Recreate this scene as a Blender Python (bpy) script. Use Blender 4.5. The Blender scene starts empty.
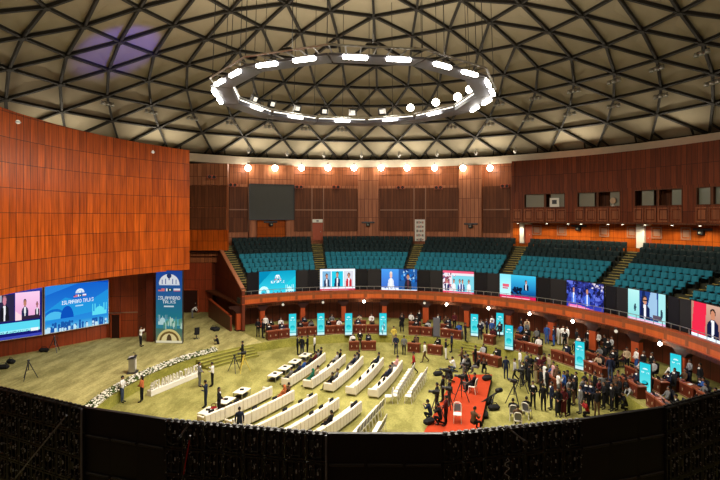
import bpy, math, random
import numpy as np
from mathutils import Vector, Matrix
random.seed(11)
PI = math.pi
EXPOSURE = 0.0
H, FOC, HOR = 12.2, 480.0, 216.0        # eye height, focal length in pixels, horizon row
CX, CY = 0.6, 30.0                      # the axis of the round hall
scene = bpy.context.scene
COL = scene.collection

# ------------------------------------------------------------------ survey helpers
def k_of(px): return (px - 360.0) / FOC
def fl(px, py, Z=0.0):
    """place on a level Z seen at that spot of the photograph"""
    y = (H - Z) * FOC / (py - HOR)
    return Vector((k_of(px) * y, y, Z))
def hit(px, R, far=True):
    k = k_of(px)
    a, b, c = k * k + 1, -2 * (k * CX + CY), CX * CX + CY * CY - R * R
    s = math.sqrt(max(b * b - 4 * a * c, 0))
    y = (-b + s) / (2 * a) if far else (-b - s) / (2 * a)
    return k * y, y
def az(px, R, far=True):
    x, y = hit(px, R, far)
    return math.atan2(x - CX, y - CY)
def pol(R, a, Z=0.0): return Vector((CX + R * math.sin(a), CY + R * math.cos(a), Z))
def zrow(y, py): return H - (py - HOR) * y / FOC
def inward(p): return math.atan2(CX - p[0], CY - p[1])
D2R = math.radians

# ------------------------------------------------------------------ mesh helper
class MB:
    def __init__(s): s.v, s.f, s.m, s.uv = [], [], [], []
    def add(s, vs, fs, mat=0, M=None, uv=None):
        o = len(s.v)
        if M is not None: vs = [M @ Vector(v) for v in vs]
        s.v.extend([tuple(v) for v in vs])
        for i, f in enumerate(fs):
            s.f.append(tuple(o + j for j in f)); s.m.append(mat)
            s.uv.append(uv[i] if uv else None)
        return s
    def box(s, c, d, mat=0, rz=0, rx=0, ry=0, taper=1.0):
        x, y, z = d[0] / 2, d[1] / 2, d[2] / 2
        t = taper
        vs = [(-x, -y, -z), (x, -y, -z), (x, y, -z), (-x, y, -z), (-x * t, -y * t, z), (x * t, -y * t, z), (x * t, y * t, z), (-x * t, y * t, z)]
        M = Matrix.Translation(c) @ Matrix.Rotation(rz, 4, 'Z') @ Matrix.Rotation(rx, 4, 'X') @ Matrix.Rotation(ry, 4, 'Y')
        return s.add(vs, [(0, 3, 2, 1), (4, 5, 6, 7), (0, 1, 5, 4), (1, 2, 6, 5), (2, 3, 7, 6), (3, 0, 4, 7)], mat, M)
    def rbox(s, c, d, b=.03, mat=0, rz=0, rx=0):
        """box with chamfered vertical and horizontal edges"""
        x, y, z = d[0] / 2, d[1] / 2, d[2] / 2
        b = min(b, x * .9, y * .9, z * .9)
        def ring(hx, hy, zz, c_): return [(-hx + c_, -hy, zz), (hx - c_, -hy, zz), (hx, -hy + c_, zz), (hx, hy - c_, zz), (hx - c_, hy, zz), (-hx + c_, hy, zz), (-hx, hy - c_, zz), (-hx, -hy + c_, zz)]
        vs = ring(x - b, y - b, -z, b * .6) + ring(x, y, -z + b, b) + ring(x, y, z - b, b) + ring(x - b, y - b, z, b * .6)
        fs = [tuple(range(7, -1, -1)), tuple(range(24, 32))]
        for r in range(3):
            for i in range(8):
                j = (i + 1) % 8
                fs.append((r * 8 + i, r * 8 + j, r * 8 + 8 + j, r * 8 + 8 + i))
        M = Matrix.Translation(c) @ Matrix.Rotation(rz, 4, 'Z') @ Matrix.Rotation(rx, 4, 'X')
        return s.add(vs, fs, mat, M)
    def tube(s, p0, p1, r0, r1=None, n=6, mat=0):
        p0, p1 = Vector(p0), Vector(p1); r1 = r0 if r1 is None else r1
        d = p1 - p0
        if d.length < 1e-6: return s
        q = d.to_track_quat('Z', 'Y').to_matrix()
        vs = []
        for p, r in ((p0, r0), (p1, r1)):
            for i in range(n):
                a = 2 * PI * i / n
                vs.append(p + q @ Vector((r * math.cos(a), r * math.sin(a), 0)))
        fs = [(i, (i + 1) % n, n + (i + 1) % n, n + i) for i in range(n)] + [tuple(range(n - 1, -1, -1)), tuple(range(n, 2 * n))]
        return s.add(vs, fs, mat)
    def path(s, pts, r, n=5, mat=0):
        for a, b in zip(pts[:-1], pts[1:]): s.tube(a, b, r, r, n, mat)
        return s
    def lathe(s, prof, n=12, mat=0, c=(0, 0, 0), M=None):
        vs, fs = [], []
        for r, z in prof:
            for i in range(n):
                a = 2 * PI * i / n
                vs.append((c[0] + r * math.cos(a), c[1] + r * math.sin(a), c[2] + z))
        for k in range(len(prof) - 1):
            for i in range(n):
                j = (i + 1) % n
                fs.append((k * n + i, k * n + j, (k + 1) * n + j, (k + 1) * n + i))
        fs.append(tuple(range(n - 1, -1, -1))); fs.append(tuple(range((len(prof) - 1) * n, len(prof) * n)))
        return s.add(vs, fs, mat, M)
    def ball(s, c, r, mat=0, n=8, sq=(1, 1, 1)):
        prof = [(max(r * math.sin(PI * i / n), 1e-4), -r * math.cos(PI * i / n)) for i in range(n + 1)]
        vs, fs = [], []
        for rr, z in prof:
            for i in range(n):
                a = 2 * PI * i / n
                vs.append((c[0] + sq[0] * rr * math.cos(a), c[1] + sq[1] * rr * math.sin(a), c[2] + sq[2] * z))
        for k in range(n):
            for i in range(n):
                j = (i + 1) % n
                fs.append((k * n + i, k * n + j, (k + 1) * n + j, (k + 1) * n + i))
        return s.add(vs, fs, mat)
    def arc(s, R0, R1, a0, a1, z0, z1, n=None, mat=0):
        """curved slab around the hall axis; UV in metres along and up"""
        if n is None: n = max(1, int(abs(a1 - a0) / D2R(2.5)))
        f0 = z0 if callable(z0) else (lambda a: z0)
        f1 = z1 if callable(z1) else (lambda a: z1)
        vs, fs, uv = [], [], []
        for i in range(n + 1):
            a = a0 + (a1 - a0) * i / n
            vs += [pol(R0, a, f0(a)), pol(R1, a, f0(a)), pol(R1, a, f1(a)), pol(R0, a, f1(a))]
        for i in range(n):
            A, B = 4 * i, 4 * i + 4
            ua, ub = R0 * (a0 + (a1 - a0) * i / n), R0 * (a0 + (a1 - a0) * (i + 1) / n)
            for (p, q) in ((3, 0), (0, 1), (1, 2), (2, 3)):
                fs.append((A + p, B + p, B + q, A + q))
                if p == 3: uv.append([(ua, vs[A + 3].z), (ub, vs[B + 3].z), (ub, vs[B].z), (ua, vs[A].z)])
                elif p == 1: uv.append([(ua, vs[A + 1].z), (ub, vs[B + 1].z), (ub, vs[B + 2].z), (ua, vs[A + 2].z)])
                elif p == 0: uv.append([(ua, 0), (ub, 0), (ub, R1 - R0), (ua, R1 - R0)])
                else: uv.append([(ua, R1 - R0), (ub, R1 - R0), (ub, 0), (ua, 0)])
        e = 4 * n
        fs += [(0, 1, 2, 3), (e + 3, e + 2, e + 1, e)]
        uv += [[(0, vs[0].z), (R1 - R0, vs[0].z), (R1 - R0, vs[2].z), (0, vs[2].z)]] * 2
        return s.add(vs, fs, mat, None, uv)
    def wallseg(s, p0, p1, z0, z1, t=.3, mat=0, z0b=None, z1b=None):
        """straight wall from p0 to p1, thickness to the left of the direction of travel"""
        p0, p1 = Vector((p0[0], p0[1])), Vector((p1[0], p1[1]))
        d = (p1 - p0); L = d.length; nrm = Vector((-d.y, d.x)).normalized() * t
        z0b = z0 if z0b is None else z0b; z1b = z1 if z1b is None else z1b
        q = [(p0, z0), (p1, z0b), (p1, z1b), (p0, z1)]
        vs = [(p.x, p.y, z) for p, z in q] + [(p.x + nrm.x, p.y + nrm.y, z) for p, z in q]
        U = [(0, z0), (L, z0b), (L, z1b), (0, z1)]
        sm = [(0, 0), (t, 0), (t, 1), (0, 1)]
        return s.add(vs, [(0, 1, 2, 3), (7, 6, 5, 4), (0, 4, 5, 1), (1, 5, 6, 2), (2, 6, 7, 3), (3, 7, 4, 0)], mat, None, [U, U[::-1], sm, sm, sm, sm])
    def build(s, name, mats, parent=None, smooth=False, loc=None, rz=None):
        me = bpy.data.meshes.new(name)
        me.from_pydata(s.v, [], s.f)
        if not isinstance(mats, (list, tuple)): mats = [mats]
        for m in mats: me.materials.append(m)
        if len(mats) > 1: me.polygons.foreach_set('material_index', s.m)
        if any(u is not None for u in s.uv):
            L = me.uv_layers.new(name='UVMap')
            for p, u in zip(me.polygons, s.uv):
                if u:
                    for li, c in zip(p.loop_indices, u): L.data[li].uv = c
        if smooth: me.polygons.foreach_set('use_smooth', [True] * len(me.polygons))
        me.update()
        o = bpy.data.objects.new(name, me); COL.objects.link(o)
        if parent is not None: o.parent = parent
        if loc is not None: o.location = loc
        if rz is not None: o.rotation_euler = (0, 0, rz)
        return o

def tag(o, label=None, cat=None, group=None, kind=None):
    if label: o['label'] = label
    if cat: o['category'] = cat
    if group: o['group'] = group
    if kind: o['kind'] = kind
    return o
def thing(name, label, cat, loc=(0, 0, 0), rz=0.0, group=None, kind=None):
    o = bpy.data.objects.new(name, None); COL.objects.link(o)
    o.location = loc; o.rotation_euler = (0, 0, rz); o.empty_display_size = .2
    return tag(o, label, cat, group, kind)
KIDS = {}
def kids(o):
    return KIDS.setdefault(o.name, list(o.children))
def dup(root, label, loc, rz, group=None):
    """a copy of a thing with copies of its parts and sub-parts"""
    r = root.copy(); COL.objects.link(r); r.location = loc; r.rotation_euler = (0, 0, rz)
    r['label'] = label
    if group: r['group'] = group
    for ch in kids(root):
        c = ch.copy(); COL.objects.link(c); c.parent = r
        for g in kids(ch):
            d = g.copy(); COL.objects.link(d); d.parent = c
    return r
class Kind:
    """builds one of a kind the first time, copies it afterwards"""
    def __init__(s, make): s.make, s.proto = make, None
    def put(s, label, loc, rz=0.0, group=None):
        if s.proto is None:
            s.proto = s.make(); o = s.proto
            o.location = loc; o.rotation_euler = (0, 0, rz); o['label'] = label
            if group: o['group'] = group
            bpy.context.view_layer.update()
            return o
        return dup(s.proto, label, loc, rz, group)
ORD = ['first', 'second', 'third', 'fourth', 'fifth', 'sixth', 'seventh', 'eighth', 'ninth', 'tenth', 'eleventh', 'twelfth', 'thirteenth', 'fourteenth', 'fifteenth', 'sixteenth', 'seventeenth', 'eighteenth', 'nineteenth', 'twentieth', 'twenty-first', 'twenty-second', 'twenty-third', 'twenty-fourth', 'twenty-fifth']

# ------------------------------------------------------------------ materials
def s2l(c):
    return tuple((x / 255 / 12.92 if x / 255 <= .04045 else ((x / 255 + .055) / 1.055) ** 2.4) for x in c)
def pmat(name, col, rough=.6, metal=0.0, spec=.3, emit=None, es=0.0, noise=0.0, nscale=8.0):
    m = bpy.data.materials.new(name); m.use_nodes = True
    nt = m.node_tree; b = nt.nodes['Principled BSDF']
    b.inputs['Base Color'].default_value = (*col, 1)
    b.inputs['Roughness'].default_value = rough; b.inputs['Metallic'].default_value = metal
    b.inputs['Specular IOR Level'].default_value = spec
    if emit:
        b.inputs['Emission Color'].default_value = (*emit, 1); b.inputs['Emission Strength'].default_value = es
    if noise:
        tc = nt.nodes.new('ShaderNodeTexCoord'); n = nt.nodes.new('ShaderNodeTexNoise'); n.inputs['Scale'].default_value = nscale; n.inputs['Detail'].default_value = 4
        mx = nt.nodes.new('ShaderNodeMix'); mx.data_type = 'RGBA'
        mx.inputs['A'].default_value = (*[c * (1 - noise) for c in col], 1); mx.inputs['B'].default_value = (*[min(1, c * (1 + noise)) for c in col], 1)
        nt.links.new(tc.outputs['Object'], n.inputs['Vector']); nt.links.new(n.outputs['Fac'], mx.inputs['Factor']); nt.links.new(mx.outputs['Result'], b.inputs['Base Color'])
    return m
def wood(name, c1, c2, mortar, pw, ph, rough=.38, spec=.4, ms=.02, grain=.25, coord='UV', off=0.0):
    """veneer in boards pw wide and ph tall, each board its own tone, with grain along it"""
    m = bpy.data.materials.new(name); m.use_nodes = True
    nt = m.node_tree; N, L = nt.nodes, nt.links; b = N['Principled BSDF']
    tc = N.new('ShaderNodeTexCoord'); br = N.new('ShaderNodeTexBrick')
    br.offset = off; br.squash = 1.0
    br.inputs['Color1'].default_value = (*c1, 1); br.inputs['Color2'].default_value = (*c2, 1); br.inputs['Mortar'].default_value = (*mortar, 1)
    br.inputs['Scale'].default_value = 1.0; br.inputs['Mortar Size'].default_value = ms; br.inputs['Mortar Smooth'].default_value = .2
    br.inputs['Brick Width'].default_value = pw; br.inputs['Row Height'].default_value = ph
    mp = N.new('ShaderNodeMapping'); mp.inputs['Scale'].default_value = (6, .35, 1)
    no = N.new('ShaderNodeTexNoise'); no.inputs['Scale'].default_value = 1.2; no.inputs['Detail'].default_value = 5
    cr = N.new('ShaderNodeMapRange'); cr.inputs['From Min'].default_value = .3; cr.inputs['From Max'].default_value = .7
    cr.inputs['To Min'].default_value = 1 - grain; cr.inputs['To Max'].default_value = 1 + grain
    mul = N.new('ShaderNodeMix'); mul.data_type = 'RGBA'; mul.blend_type = 'MULTIPLY'; mul.inputs['Factor'].default_value = 1
    L.new(tc.outputs[coord], br.inputs['Vector']); L.new(tc.outputs[coord], mp.inputs['Vector']); L.new(mp.outputs['Vector'], no.inputs['Vector'])
    L.new(no.outputs['Fac'], cr.inputs['Value']); L.new(br.outputs['Color'], mul.inputs['A']); L.new(cr.outputs['Result'], mul.inputs['B'])
    L.new(mul.outputs['Result'], b.inputs['Base Color'])
    b.inputs['Roughness'].default_value = rough; b.inputs['Specular IOR Level'].default_value = spec
    bp = N.new('ShaderNodeBump'); bp.inputs['Strength'].default_value = .25; bp.inputs['Distance'].default_value = .03
    inv = N.new('ShaderNodeMath'); inv.operation = 'SUBTRACT'; inv.inputs[0].default_value = 1
    L.new(br.outputs['Fac'], inv.inputs[1]); L.new(inv.outputs[0], bp.inputs['Height']); L.new(bp.outputs['Normal'], b.inputs['Normal'])
    return m
def carpet(name, ca, cb, cc, ang, sc=(1.2, .12)):
    """worn carpet: streaks from vacuuming, blotches of wear and fine pile"""
    m = bpy.data.materials.new(name); m.use_nodes = True
    nt = m.node_tree; N, L = nt.nodes, nt.links; b = N['Principled BSDF']
    tc = N.new('ShaderNodeTexCoord'); mp = N.new('ShaderNodeMapping'); mp.inputs['Rotation'].default_value = (0, 0, ang); mp.inputs['Scale'].default_value = (sc[0], sc[1], 1)
    n1 = N.new('ShaderNodeTexNoise'); n1.inputs['Scale'].default_value = 1; n1.inputs['Detail'].default_value = 6; n1.inputs['Roughness'].default_value = .65
    n2 = N.new('ShaderNodeTexNoise'); n2.inputs['Scale'].default_value = .55; n2.inputs['Detail'].default_value = 7; n2.inputs['Roughness'].default_value = .7
    n3 = N.new('ShaderNodeTexNoise'); n3.inputs['Scale'].default_value = 9; n3.inputs['Detail'].default_value = 3
    r1 = N.new('ShaderNodeValToRGB'); r1.color_ramp.elements[0].position = .39; r1.color_ramp.elements[1].position = .61
    r1.color_ramp.elements[0].color = (*ca, 1); r1.color_ramp.elements[1].color = (*cb, 1)
    r2 = N.new('ShaderNodeMapRange'); r2.inputs['From Min'].default_value = .52; r2.inputs['From Max'].default_value = .74; r2.inputs['To Max'].default_value = .6
    mx = N.new('ShaderNodeMix'); mx.data_type = 'RGBA'; mx.inputs['B'].default_value = (*cc, 1)
    mu = N.new('ShaderNodeMix'); mu.data_type = 'RGBA'; mu.blend_type = 'MULTIPLY'; mu.inputs['Factor'].default_value = 1
    r3 = N.new('ShaderNodeMapRange'); r3.inputs['From Min'].default_value = .3; r3.inputs['From Max'].default_value = .7; r3.inputs['To Min'].default_value = .8; r3.inputs['To Max'].default_value = 1.2
    L.new(tc.outputs['Object'], mp.inputs['Vector']); L.new(mp.outputs['Vector'], n1.inputs['Vector'])
    L.new(tc.outputs['Object'], n2.inputs['Vector']); L.new(tc.outputs['Object'], n3.inputs['Vector'])
    L.new(n1.outputs['Fac'], r1.inputs['Fac']); L.new(n2.outputs['Fac'], r2.inputs['Value']); L.new(r1.outputs['Color'], mx.inputs['A']); L.new(r2.outputs['Result'], mx.inputs['Factor'])
    L.new(n3.outputs['Fac'], r3.inputs['Value']); L.new(mx.outputs['Result'], mu.inputs['A']); L.new(r3.outputs['Result'], mu.inputs['B'])
    L.new(mu.outputs['Result'], b.inputs['Base Color']); b.inputs['Roughness'].default_value = .95; b.inputs['Specular IOR Level'].default_value = .1
    return m
def emat(name, col, st):
    m = bpy.data.materials.new(name); m.use_nodes = True
    nt = m.node_tree; nt.nodes.remove(nt.nodes['Principled BSDF'])
    e = nt.nodes.new('ShaderNodeEmission'); e.inputs['Color'].default_value = (*col, 1); e.inputs['Strength'].default_value = st
    nt.links.new(e.outputs[0], nt.nodes['Material Output'].inputs[0]); return m
def screenmat(name, st):
    m = bpy.data.materials.new(name); m.use_nodes = True
    nt = m.node_tree; nt.nodes.remove(nt.nodes['Principled BSDF'])
    e = nt.nodes.new('ShaderNodeEmission'); e.inputs['Strength'].default_value = st
    a = nt.nodes.new('ShaderNodeAttribute'); a.attribute_name = 'Col'
    nt.links.new(a.outputs['Color'], e.inputs['Color']); nt.links.new(e.outputs[0], nt.nodes['Material Output'].inputs[0]); return m

M = {}
M['drum'] = wood('orange_veneer', (.46, .083, .006), (.31, .051, .004), (.07, .012, .002), .62, 1.55, .30, .22, .022, .35)
M['red'] = wood('red_brown_veneer', (.31, .098, .036), (.22, .064, .022), (.06, .016, .007), .48, 2.6, .42, .2, .02)
M['pier'] = wood('pale_veneer', (.42, .155, .07), (.30, .10, .042), (.12, .03, .015), .5, 2.4, .4, .2, .03)
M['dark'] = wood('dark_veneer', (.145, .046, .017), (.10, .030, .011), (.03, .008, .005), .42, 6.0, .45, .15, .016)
M['booth'] = wood('booth_veneer', (.19, .040, .010), (.125, .025, .006), (.03, .006, .003), .46, 4.2, .4, .15, .018)
M['niche'] = wood('gallery_rear_veneer', (.42, .088, .008), (.33, .062, .005), (.1, .02, .003), 1.15, .9, .4, .08, .02)
M['stagewall'] = wood('stage_wall_veneer', (.30, .048, .013), (.25, .038, .011), (.05, .008, .004), 1.2, 2.3, .4, .4, .02)
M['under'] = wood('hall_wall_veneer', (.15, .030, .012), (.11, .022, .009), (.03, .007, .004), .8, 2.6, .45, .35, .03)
M['fascia'] = wood('balcony_veneer', (.52, .105, .020), (.44, .085, .016), (.24, .065, .02), 1.85, 2.0, .36, .4, .16, .15)
M['column'] = pmat('column_veneer', (.36, .06, .016), .4, 0, .4, noise=.2, nscale=3)
M['deskwood'] = pmat('desk_veneer', (.095, .017, .008), .4, 0, .25, noise=.25, nscale=5)
M['desktop'] = pmat('desk_top_veneer', (.27, .075, .035), .3, 0, .45)
M['trim'] = pmat('pale_trim', (.42, .28, .18), .5)
M['line'] = pmat('panel_bead', (.3, .15, .09), .5)
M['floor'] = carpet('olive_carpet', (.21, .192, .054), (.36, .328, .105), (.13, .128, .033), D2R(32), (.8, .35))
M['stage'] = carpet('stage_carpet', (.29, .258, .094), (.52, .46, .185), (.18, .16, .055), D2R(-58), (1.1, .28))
M['riser'] = carpet('riser_carpet', (.24, .23, .045), (.34, .32, .07), (.15, .155, .03), 0, (.8, .8))
M['nosing'] = pmat('stair_nosing', (.52, .40, .10), .7)
M['tread'] = pmat('stair_carpet', (.13, .115, .030), .9, noise=.3)
M['gtread'] = pmat('gallery_carpet', (.035, .035, .02), .95)
M['rib'] = pmat('dome_rib_steel', (.018, .016, .013), .6, .0, .2)
M['dome'] = pmat('dome_panel_felt', (.30, .262, .188), .9, 0, .15, noise=.10, nscale=.6)
M['beam'] = pmat('ring_beam_plaster', (.55, .47, .36), .75, noise=.08, nscale=2)
M['white'] = pmat('white_paint', (.78, .75, .68), .5)
M['sofa'] = pmat('cream_leatherette', (.80, .74, .62), .5, 0, .35, noise=.05, nscale=4)
M['seam'] = pmat('sofa_underside', (.05, .045, .04), .8)
M['metal'] = pmat('brushed_metal', (.45, .44, .42), .35, .8)
M['black'] = pmat('black_plastic', (.010, .010, .011), .45)
M['blackcloth'] = pmat('black_cloth', (.012, .012, .014), .9)
M['gunmetal'] = pmat('gunmetal', (.05, .05, .055), .4, .5)
M['greyscreen'] = pmat('grey_projection_cloth', (.075, .078, .075), .85, noise=.08, nscale=1.2)
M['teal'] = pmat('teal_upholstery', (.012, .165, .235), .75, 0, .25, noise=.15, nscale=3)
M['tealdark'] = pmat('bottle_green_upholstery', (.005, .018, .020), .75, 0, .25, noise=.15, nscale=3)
M['seatshell'] = pmat('seat_shell', (.012, .018, .02), .5)
M['redcarpet'] = pmat('red_carpet', (.40, .045, .014), .9, 0, .1, noise=.12, nscale=2)
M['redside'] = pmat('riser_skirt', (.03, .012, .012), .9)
M['leddark'] = pmat('blank_led_tile', (.006, .006, .009), .35, 0, .3)
M['leddark2'] = pmat('blank_led_tile_worn', (.016, .015, .017), .4, 0, .3)
M['ledback'] = pmat('led_cabinet_back', (.009, .009, .010), .45, 0, .35)
M['ledrib'] = pmat('led_cabinet_rib', (.012, .012, .012), .4, .2)
M['clip'] = pmat('pale_latch', (.25, .255, .275), .5)
M['strip'] = emat('led_strip', (1.0, .95, .84), 34)
M['globe'] = emat('globe_lamp', (1.0, .92, .78), 30)
M['dimglobe'] = emat('dim_lamp', (1.0, .86, .65), .8)
M['downlight'] = emat('downlight_lens', (1.0, .86, .62), 8)
M['truss'] = pmat('grey_truss_cladding', (.15, .15, .185), .4, .4)
M['glass'] = pmat('booth_glass', (.22, .235, .19), .15, 0, .6)
M['leaf'] = pmat('garland_leaf', (.06, .10, .02), .8)
M['flower'] = pmat('white_petal', (.80, .76, .66), .7)
M['cable'] = pmat('steel_cable', (.03, .03, .03), .5, .5)
M['skinn'] = pmat('skin', (.30, .155, .095), .6, 0, .3)
M['hair'] = pmat('black_hair', (.010, .008, .007), .55)
M['shoe'] = pmat('black_shoe', (.010, .009, .009), .4)
M['eye'] = pmat('dark_eye', (.01, .008, .008), .2)
M['paper'] = pmat('white_paper', (.75, .74, .72), .8)
M['gold'] = pmat('pale_emblem', (.42, .30, .20), .5)
M['lapscreen'] = emat('laptop_panel', (.25, .45, .8), .5)
M['orangestuff'] = pmat('orange_cloth', (.5, .12, .02), .8)
CLOTH = {}
for n_, c_ in dict(black=(.010, .010, .012), navy=(.014, .020, .045), white=(.72, .70, .68), grey=(.14, .14, .14), lightgrey=(.36, .36, .37), beige=(.45, .34, .22), red=(.28, .016, .018), maroon=(.08, .012, .016), brown=(.10, .055, .03), blue=(.03, .09, .32), green=(.015, .13, .085), pink=(.55, .30, .28), orange=(.48, .14, .05), jeans=(.045, .065, .12), khaki=(.30, .24, .14), yellow=(.62, .47, .08)).items():
    CLOTH[n_] = pmat(n_ + '_clothing', c_, .85, 0, .15)
# ================================================================== the setting
def struct(o, label, cat='structure'):
    return tag(o, label, cat, None, 'structure')
RB, ZPF = 21.4, .75                     # balcony front radius, platform height
RPIT = 16.4
A_L = az(242, RB)                       # where the gallery ends beside the stage
A_R = D2R(128)                          # far enough past the frame
def A_Lr(R): return A_L + D2R(2.0) * max(0, (R - RB) / (33.0 - RB))
# floor of the pit
mb = MB()
n = 72
mb.add([(CX, CY, 0)] + [pol(RPIT + .3, 2 * PI * i / n) for i in range(n)], [(0, 1 + (i + 1) % n, 1 + i) for i in range(n)])
struct(mb.build('floor', M['floor']), 'olive green carpet of the round pit below the stage', 'floor')
# raised ring round the pit: stage on one side, desks on the other
mb = MB(); mb.arc(RPIT, 34.5, D2R(-35), D2R(180), 0, ZPF, 90, 0)
o = mb.build('floor_platform', [M['floor'], M['riser']])
for p in o.data.polygons:
    if abs(p.normal.z) < .5: p.material_index = 1
struct(o, 'raised carpeted ring behind the desks under the balcony', 'floor')
mb = MB(); mb.arc(RPIT, 34.5, D2R(-180), D2R(-35), 0, ZPF, 60, 0)
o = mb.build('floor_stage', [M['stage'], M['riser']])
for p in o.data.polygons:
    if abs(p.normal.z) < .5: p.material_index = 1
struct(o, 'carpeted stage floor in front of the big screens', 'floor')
# steps up to the platform
def steps(name, a0, a1, label):
    t = thing(name, label, 'steps', pol(RPIT - .4, (a0 + a1) / 2), 0, None, 'structure')
    inv = Matrix.Translation(-Vector(t.location))
    for k in range(4):
        mb = MB(); mb.arc(RPIT - 1.5 + .36 * k, RPIT + .02, a0, a1, .01, .15 + .15 * k, 6); mb.v = [tuple(inv @ Vector(v)) for v in mb.v]
        s = mb.build('step', M['riser'], t)
        mb = MB(); mb.arc(RPIT - 1.52 + .36 * k, RPIT - 1.44 + .36 * k, a0, a1, .13 + .15 * k, .156 + .15 * k, 6); mb.v = [tuple(inv @ Vector(v)) for v in mb.v]
        mb.build('nosing', M['tread'], s)
steps('floor_steps', az(200, RPIT - .5), az(254, RPIT - .5), 'wide green carpeted steps from pit up to the stage beside the gallery end')
steps('floor_steps', az(462, RPIT - .5), az(484, RPIT - .5), 'short green carpeted steps between the far desks and the teal stands')

# ---- gallery
NROW = 10
def row_R(i): return 23.05 + .95 * i
def row_Z(i): return 4.75 + .427 * i
mb = MB()
for i in range(NROW):
    mb.arc(row_R(i) - .35, row_R(i) + .62 if i < NROW - 1 else 33.2, A_Lr(row_R(i) + .5) + .004, A_R, row_Z(i) - .5, row_Z(i), 56)
mb.arc(RB + .3, row_R(0) - .3, A_L, A_R, 3.4, 3.95, 56)
g = mb.build('floor_gallery', M['gtread']); struct(g, 'stepped floor of the seating gallery', 'floor')
mb = MB(); mb.arc(RB, RB + .28, A_L, A_R, 3.38, 4.27, 80)
struct(mb.build('trim_balcony_front', M['fascia']), 'orange wooden balcony front with square panels', 'balcony front')
mb = MB(); mb.arc(RB - .05, RB, A_L, A_R, 4.20, 4.27, 80); mb.arc(RB - .05, RB, A_L, A_R, 3.38, 3.46, 80)
struct(mb.build('trim_balcony_moulding', M['column']), 'thin wooden mouldings along the balcony front', 'moulding')
mb = MB(); mb.arc(RB + .1, 33, A_L, A_R, 3.2, 3.38, 60)
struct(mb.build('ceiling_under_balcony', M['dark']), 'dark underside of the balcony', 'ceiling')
rail = thing('balcony_railing', 'thin metal handrail on posts along the curved balcony front', 'railing', pol(RB + .1, 0, 4.27))
inv = Matrix.Translation(-Vector(rail.location))
def loc(mb): mb.v = [tuple(inv @ Vector(v)) for v in mb.v]; return mb
mb = MB(); mb.path([pol(RB + .1, A_L + (D2R(100) - A_L) * i / 90, 4.66) for i in range(91)], .028, 5); loc(mb).build('handrail', M['metal'], rail)
for i in range(62):
    a = A_L + D2R(.6) + (D2R(92) - A_L) * i / 62
    mb = MB(); mb.tube(pol(RB + .1, a, 4.26), pol(RB + .1, a, 4.66), .022, .022, 5); loc(mb).build('rail_post', M['metal'], rail)
# gallery stair flights along the aisles
AISLE = []                              # (az at front, az at back, half width front/back in metres)
for b0, b1, t0, t1 in ((229.5, 246.5, 0, 0), (317, 327, 312, 322), (403, 411.5, 414, 425), (496, 508, 516, 528), (591, 607, 627, 640), (697, 716, 0, 0)):
    RF, RK = row_R(1), row_R(9)
    if t0: AISLE.append(((az(b0, RF), az(b1, RF)), (az(t0, RK), az(t1, RK))))
    elif b0 < 300: AISLE.append(((A_Lr(row_R(1)) + .008, A_L + .068), (A_Lr(row_R(9)) + .008, A_L + .053 + D2R(1.7))))
    else:
        f = (az(b0, row_R(4)) - .0375, az(b1, row_R(4)) - .0345); AISLE.append((f, (f[0] + .10, f[1] + .085)))
AISLE.append((tuple(a + .36 for a in AISLE[-1][0]), tuple(a + .36 for a in AISLE[-1][1])))
def aisle_at(j, R):
    (f0, f1), (k0, k1) = AISLE[j]
    t = (R - row_R(1)) / (row_R(9) - row_R(1))
    return f0 + (k0 - f0) * t, f1 + (k1 - f1) * t
for j in range(7):
    mb = MB()
    for i in range(NROW * 2):
        R = row_R(0) - .35 + .475 * i; Z = row_Z(0) - .2 + .2135 * i
        a0, a1 = aisle_at(j, R)
        mb.arc(R, R + .50, a0, a1, Z - .45, Z, 2, 0)
        mb.arc(R - .015, R + .075, a0, a1, Z - .03, Z + .012, 2, 1)
    o = mb.build('floor_aisle_stairs', [M['tread'], M['nosing']])
    struct(o, ['olive aisle stairs beside the gallery end wall', 'olive aisle stairs between the first and second screens', 'olive aisle stairs below the white bookcase doorway', 'olive aisle stairs below the first white-framed doorway under the booths', 'olive aisle stairs below the tall white doorway under the booths', 'olive aisle stairs above the eighth balcony screen', 'olive aisle stairs past the eighth balcony screen'][j], 'stairs')
# end wall of the gallery beside the stage
pe0, pe1 = pol(RB, A_L), pol(33.0, A_L + D2R(2.0))
mb = MB(); mb.wallseg(pe1, pe0, ZPF, 9.0, .3, 0, ZPF, 4.75)
struct(mb.build('wall_gallery_end', M['under']), 'dark brown sloping end wall of the gallery', 'wall')
mb = MB(); d = (pe0 - pe1)
mb.wallseg(pe1 + Vector((-.06, 0, 0)), pe0 + Vector((-.06, 0, 0)), 9.0, 9.16, .42, 0, 4.75, 4.91)
struct(mb.build('trim_gallery_end', M['pier']), 'pale sloping coping on the gallery end wall', 'coping')
# ramp wall low beside it
mb = MB(); q0, q1 = Vector((-17.2, 54.5)), Vector((-12.9, 47.6))
mb.wallseg(q0, q1, ZPF, 2.75, .2, 0, ZPF, 2.2); struct(mb.build('wall_ramp', M['under']), 'low brown ramp wall at the foot of the gallery end', 'wall')
mb = MB(); mb.wallseg(q0 + Vector((-.03, 0)), q1 + Vector((-.03, 0)), 2.75, 2.83, .26, 0, 2.2, 2.28); struct(mb.build('trim_ramp', M['column']), 'wooden rail on the low ramp wall', 'rail')

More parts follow.
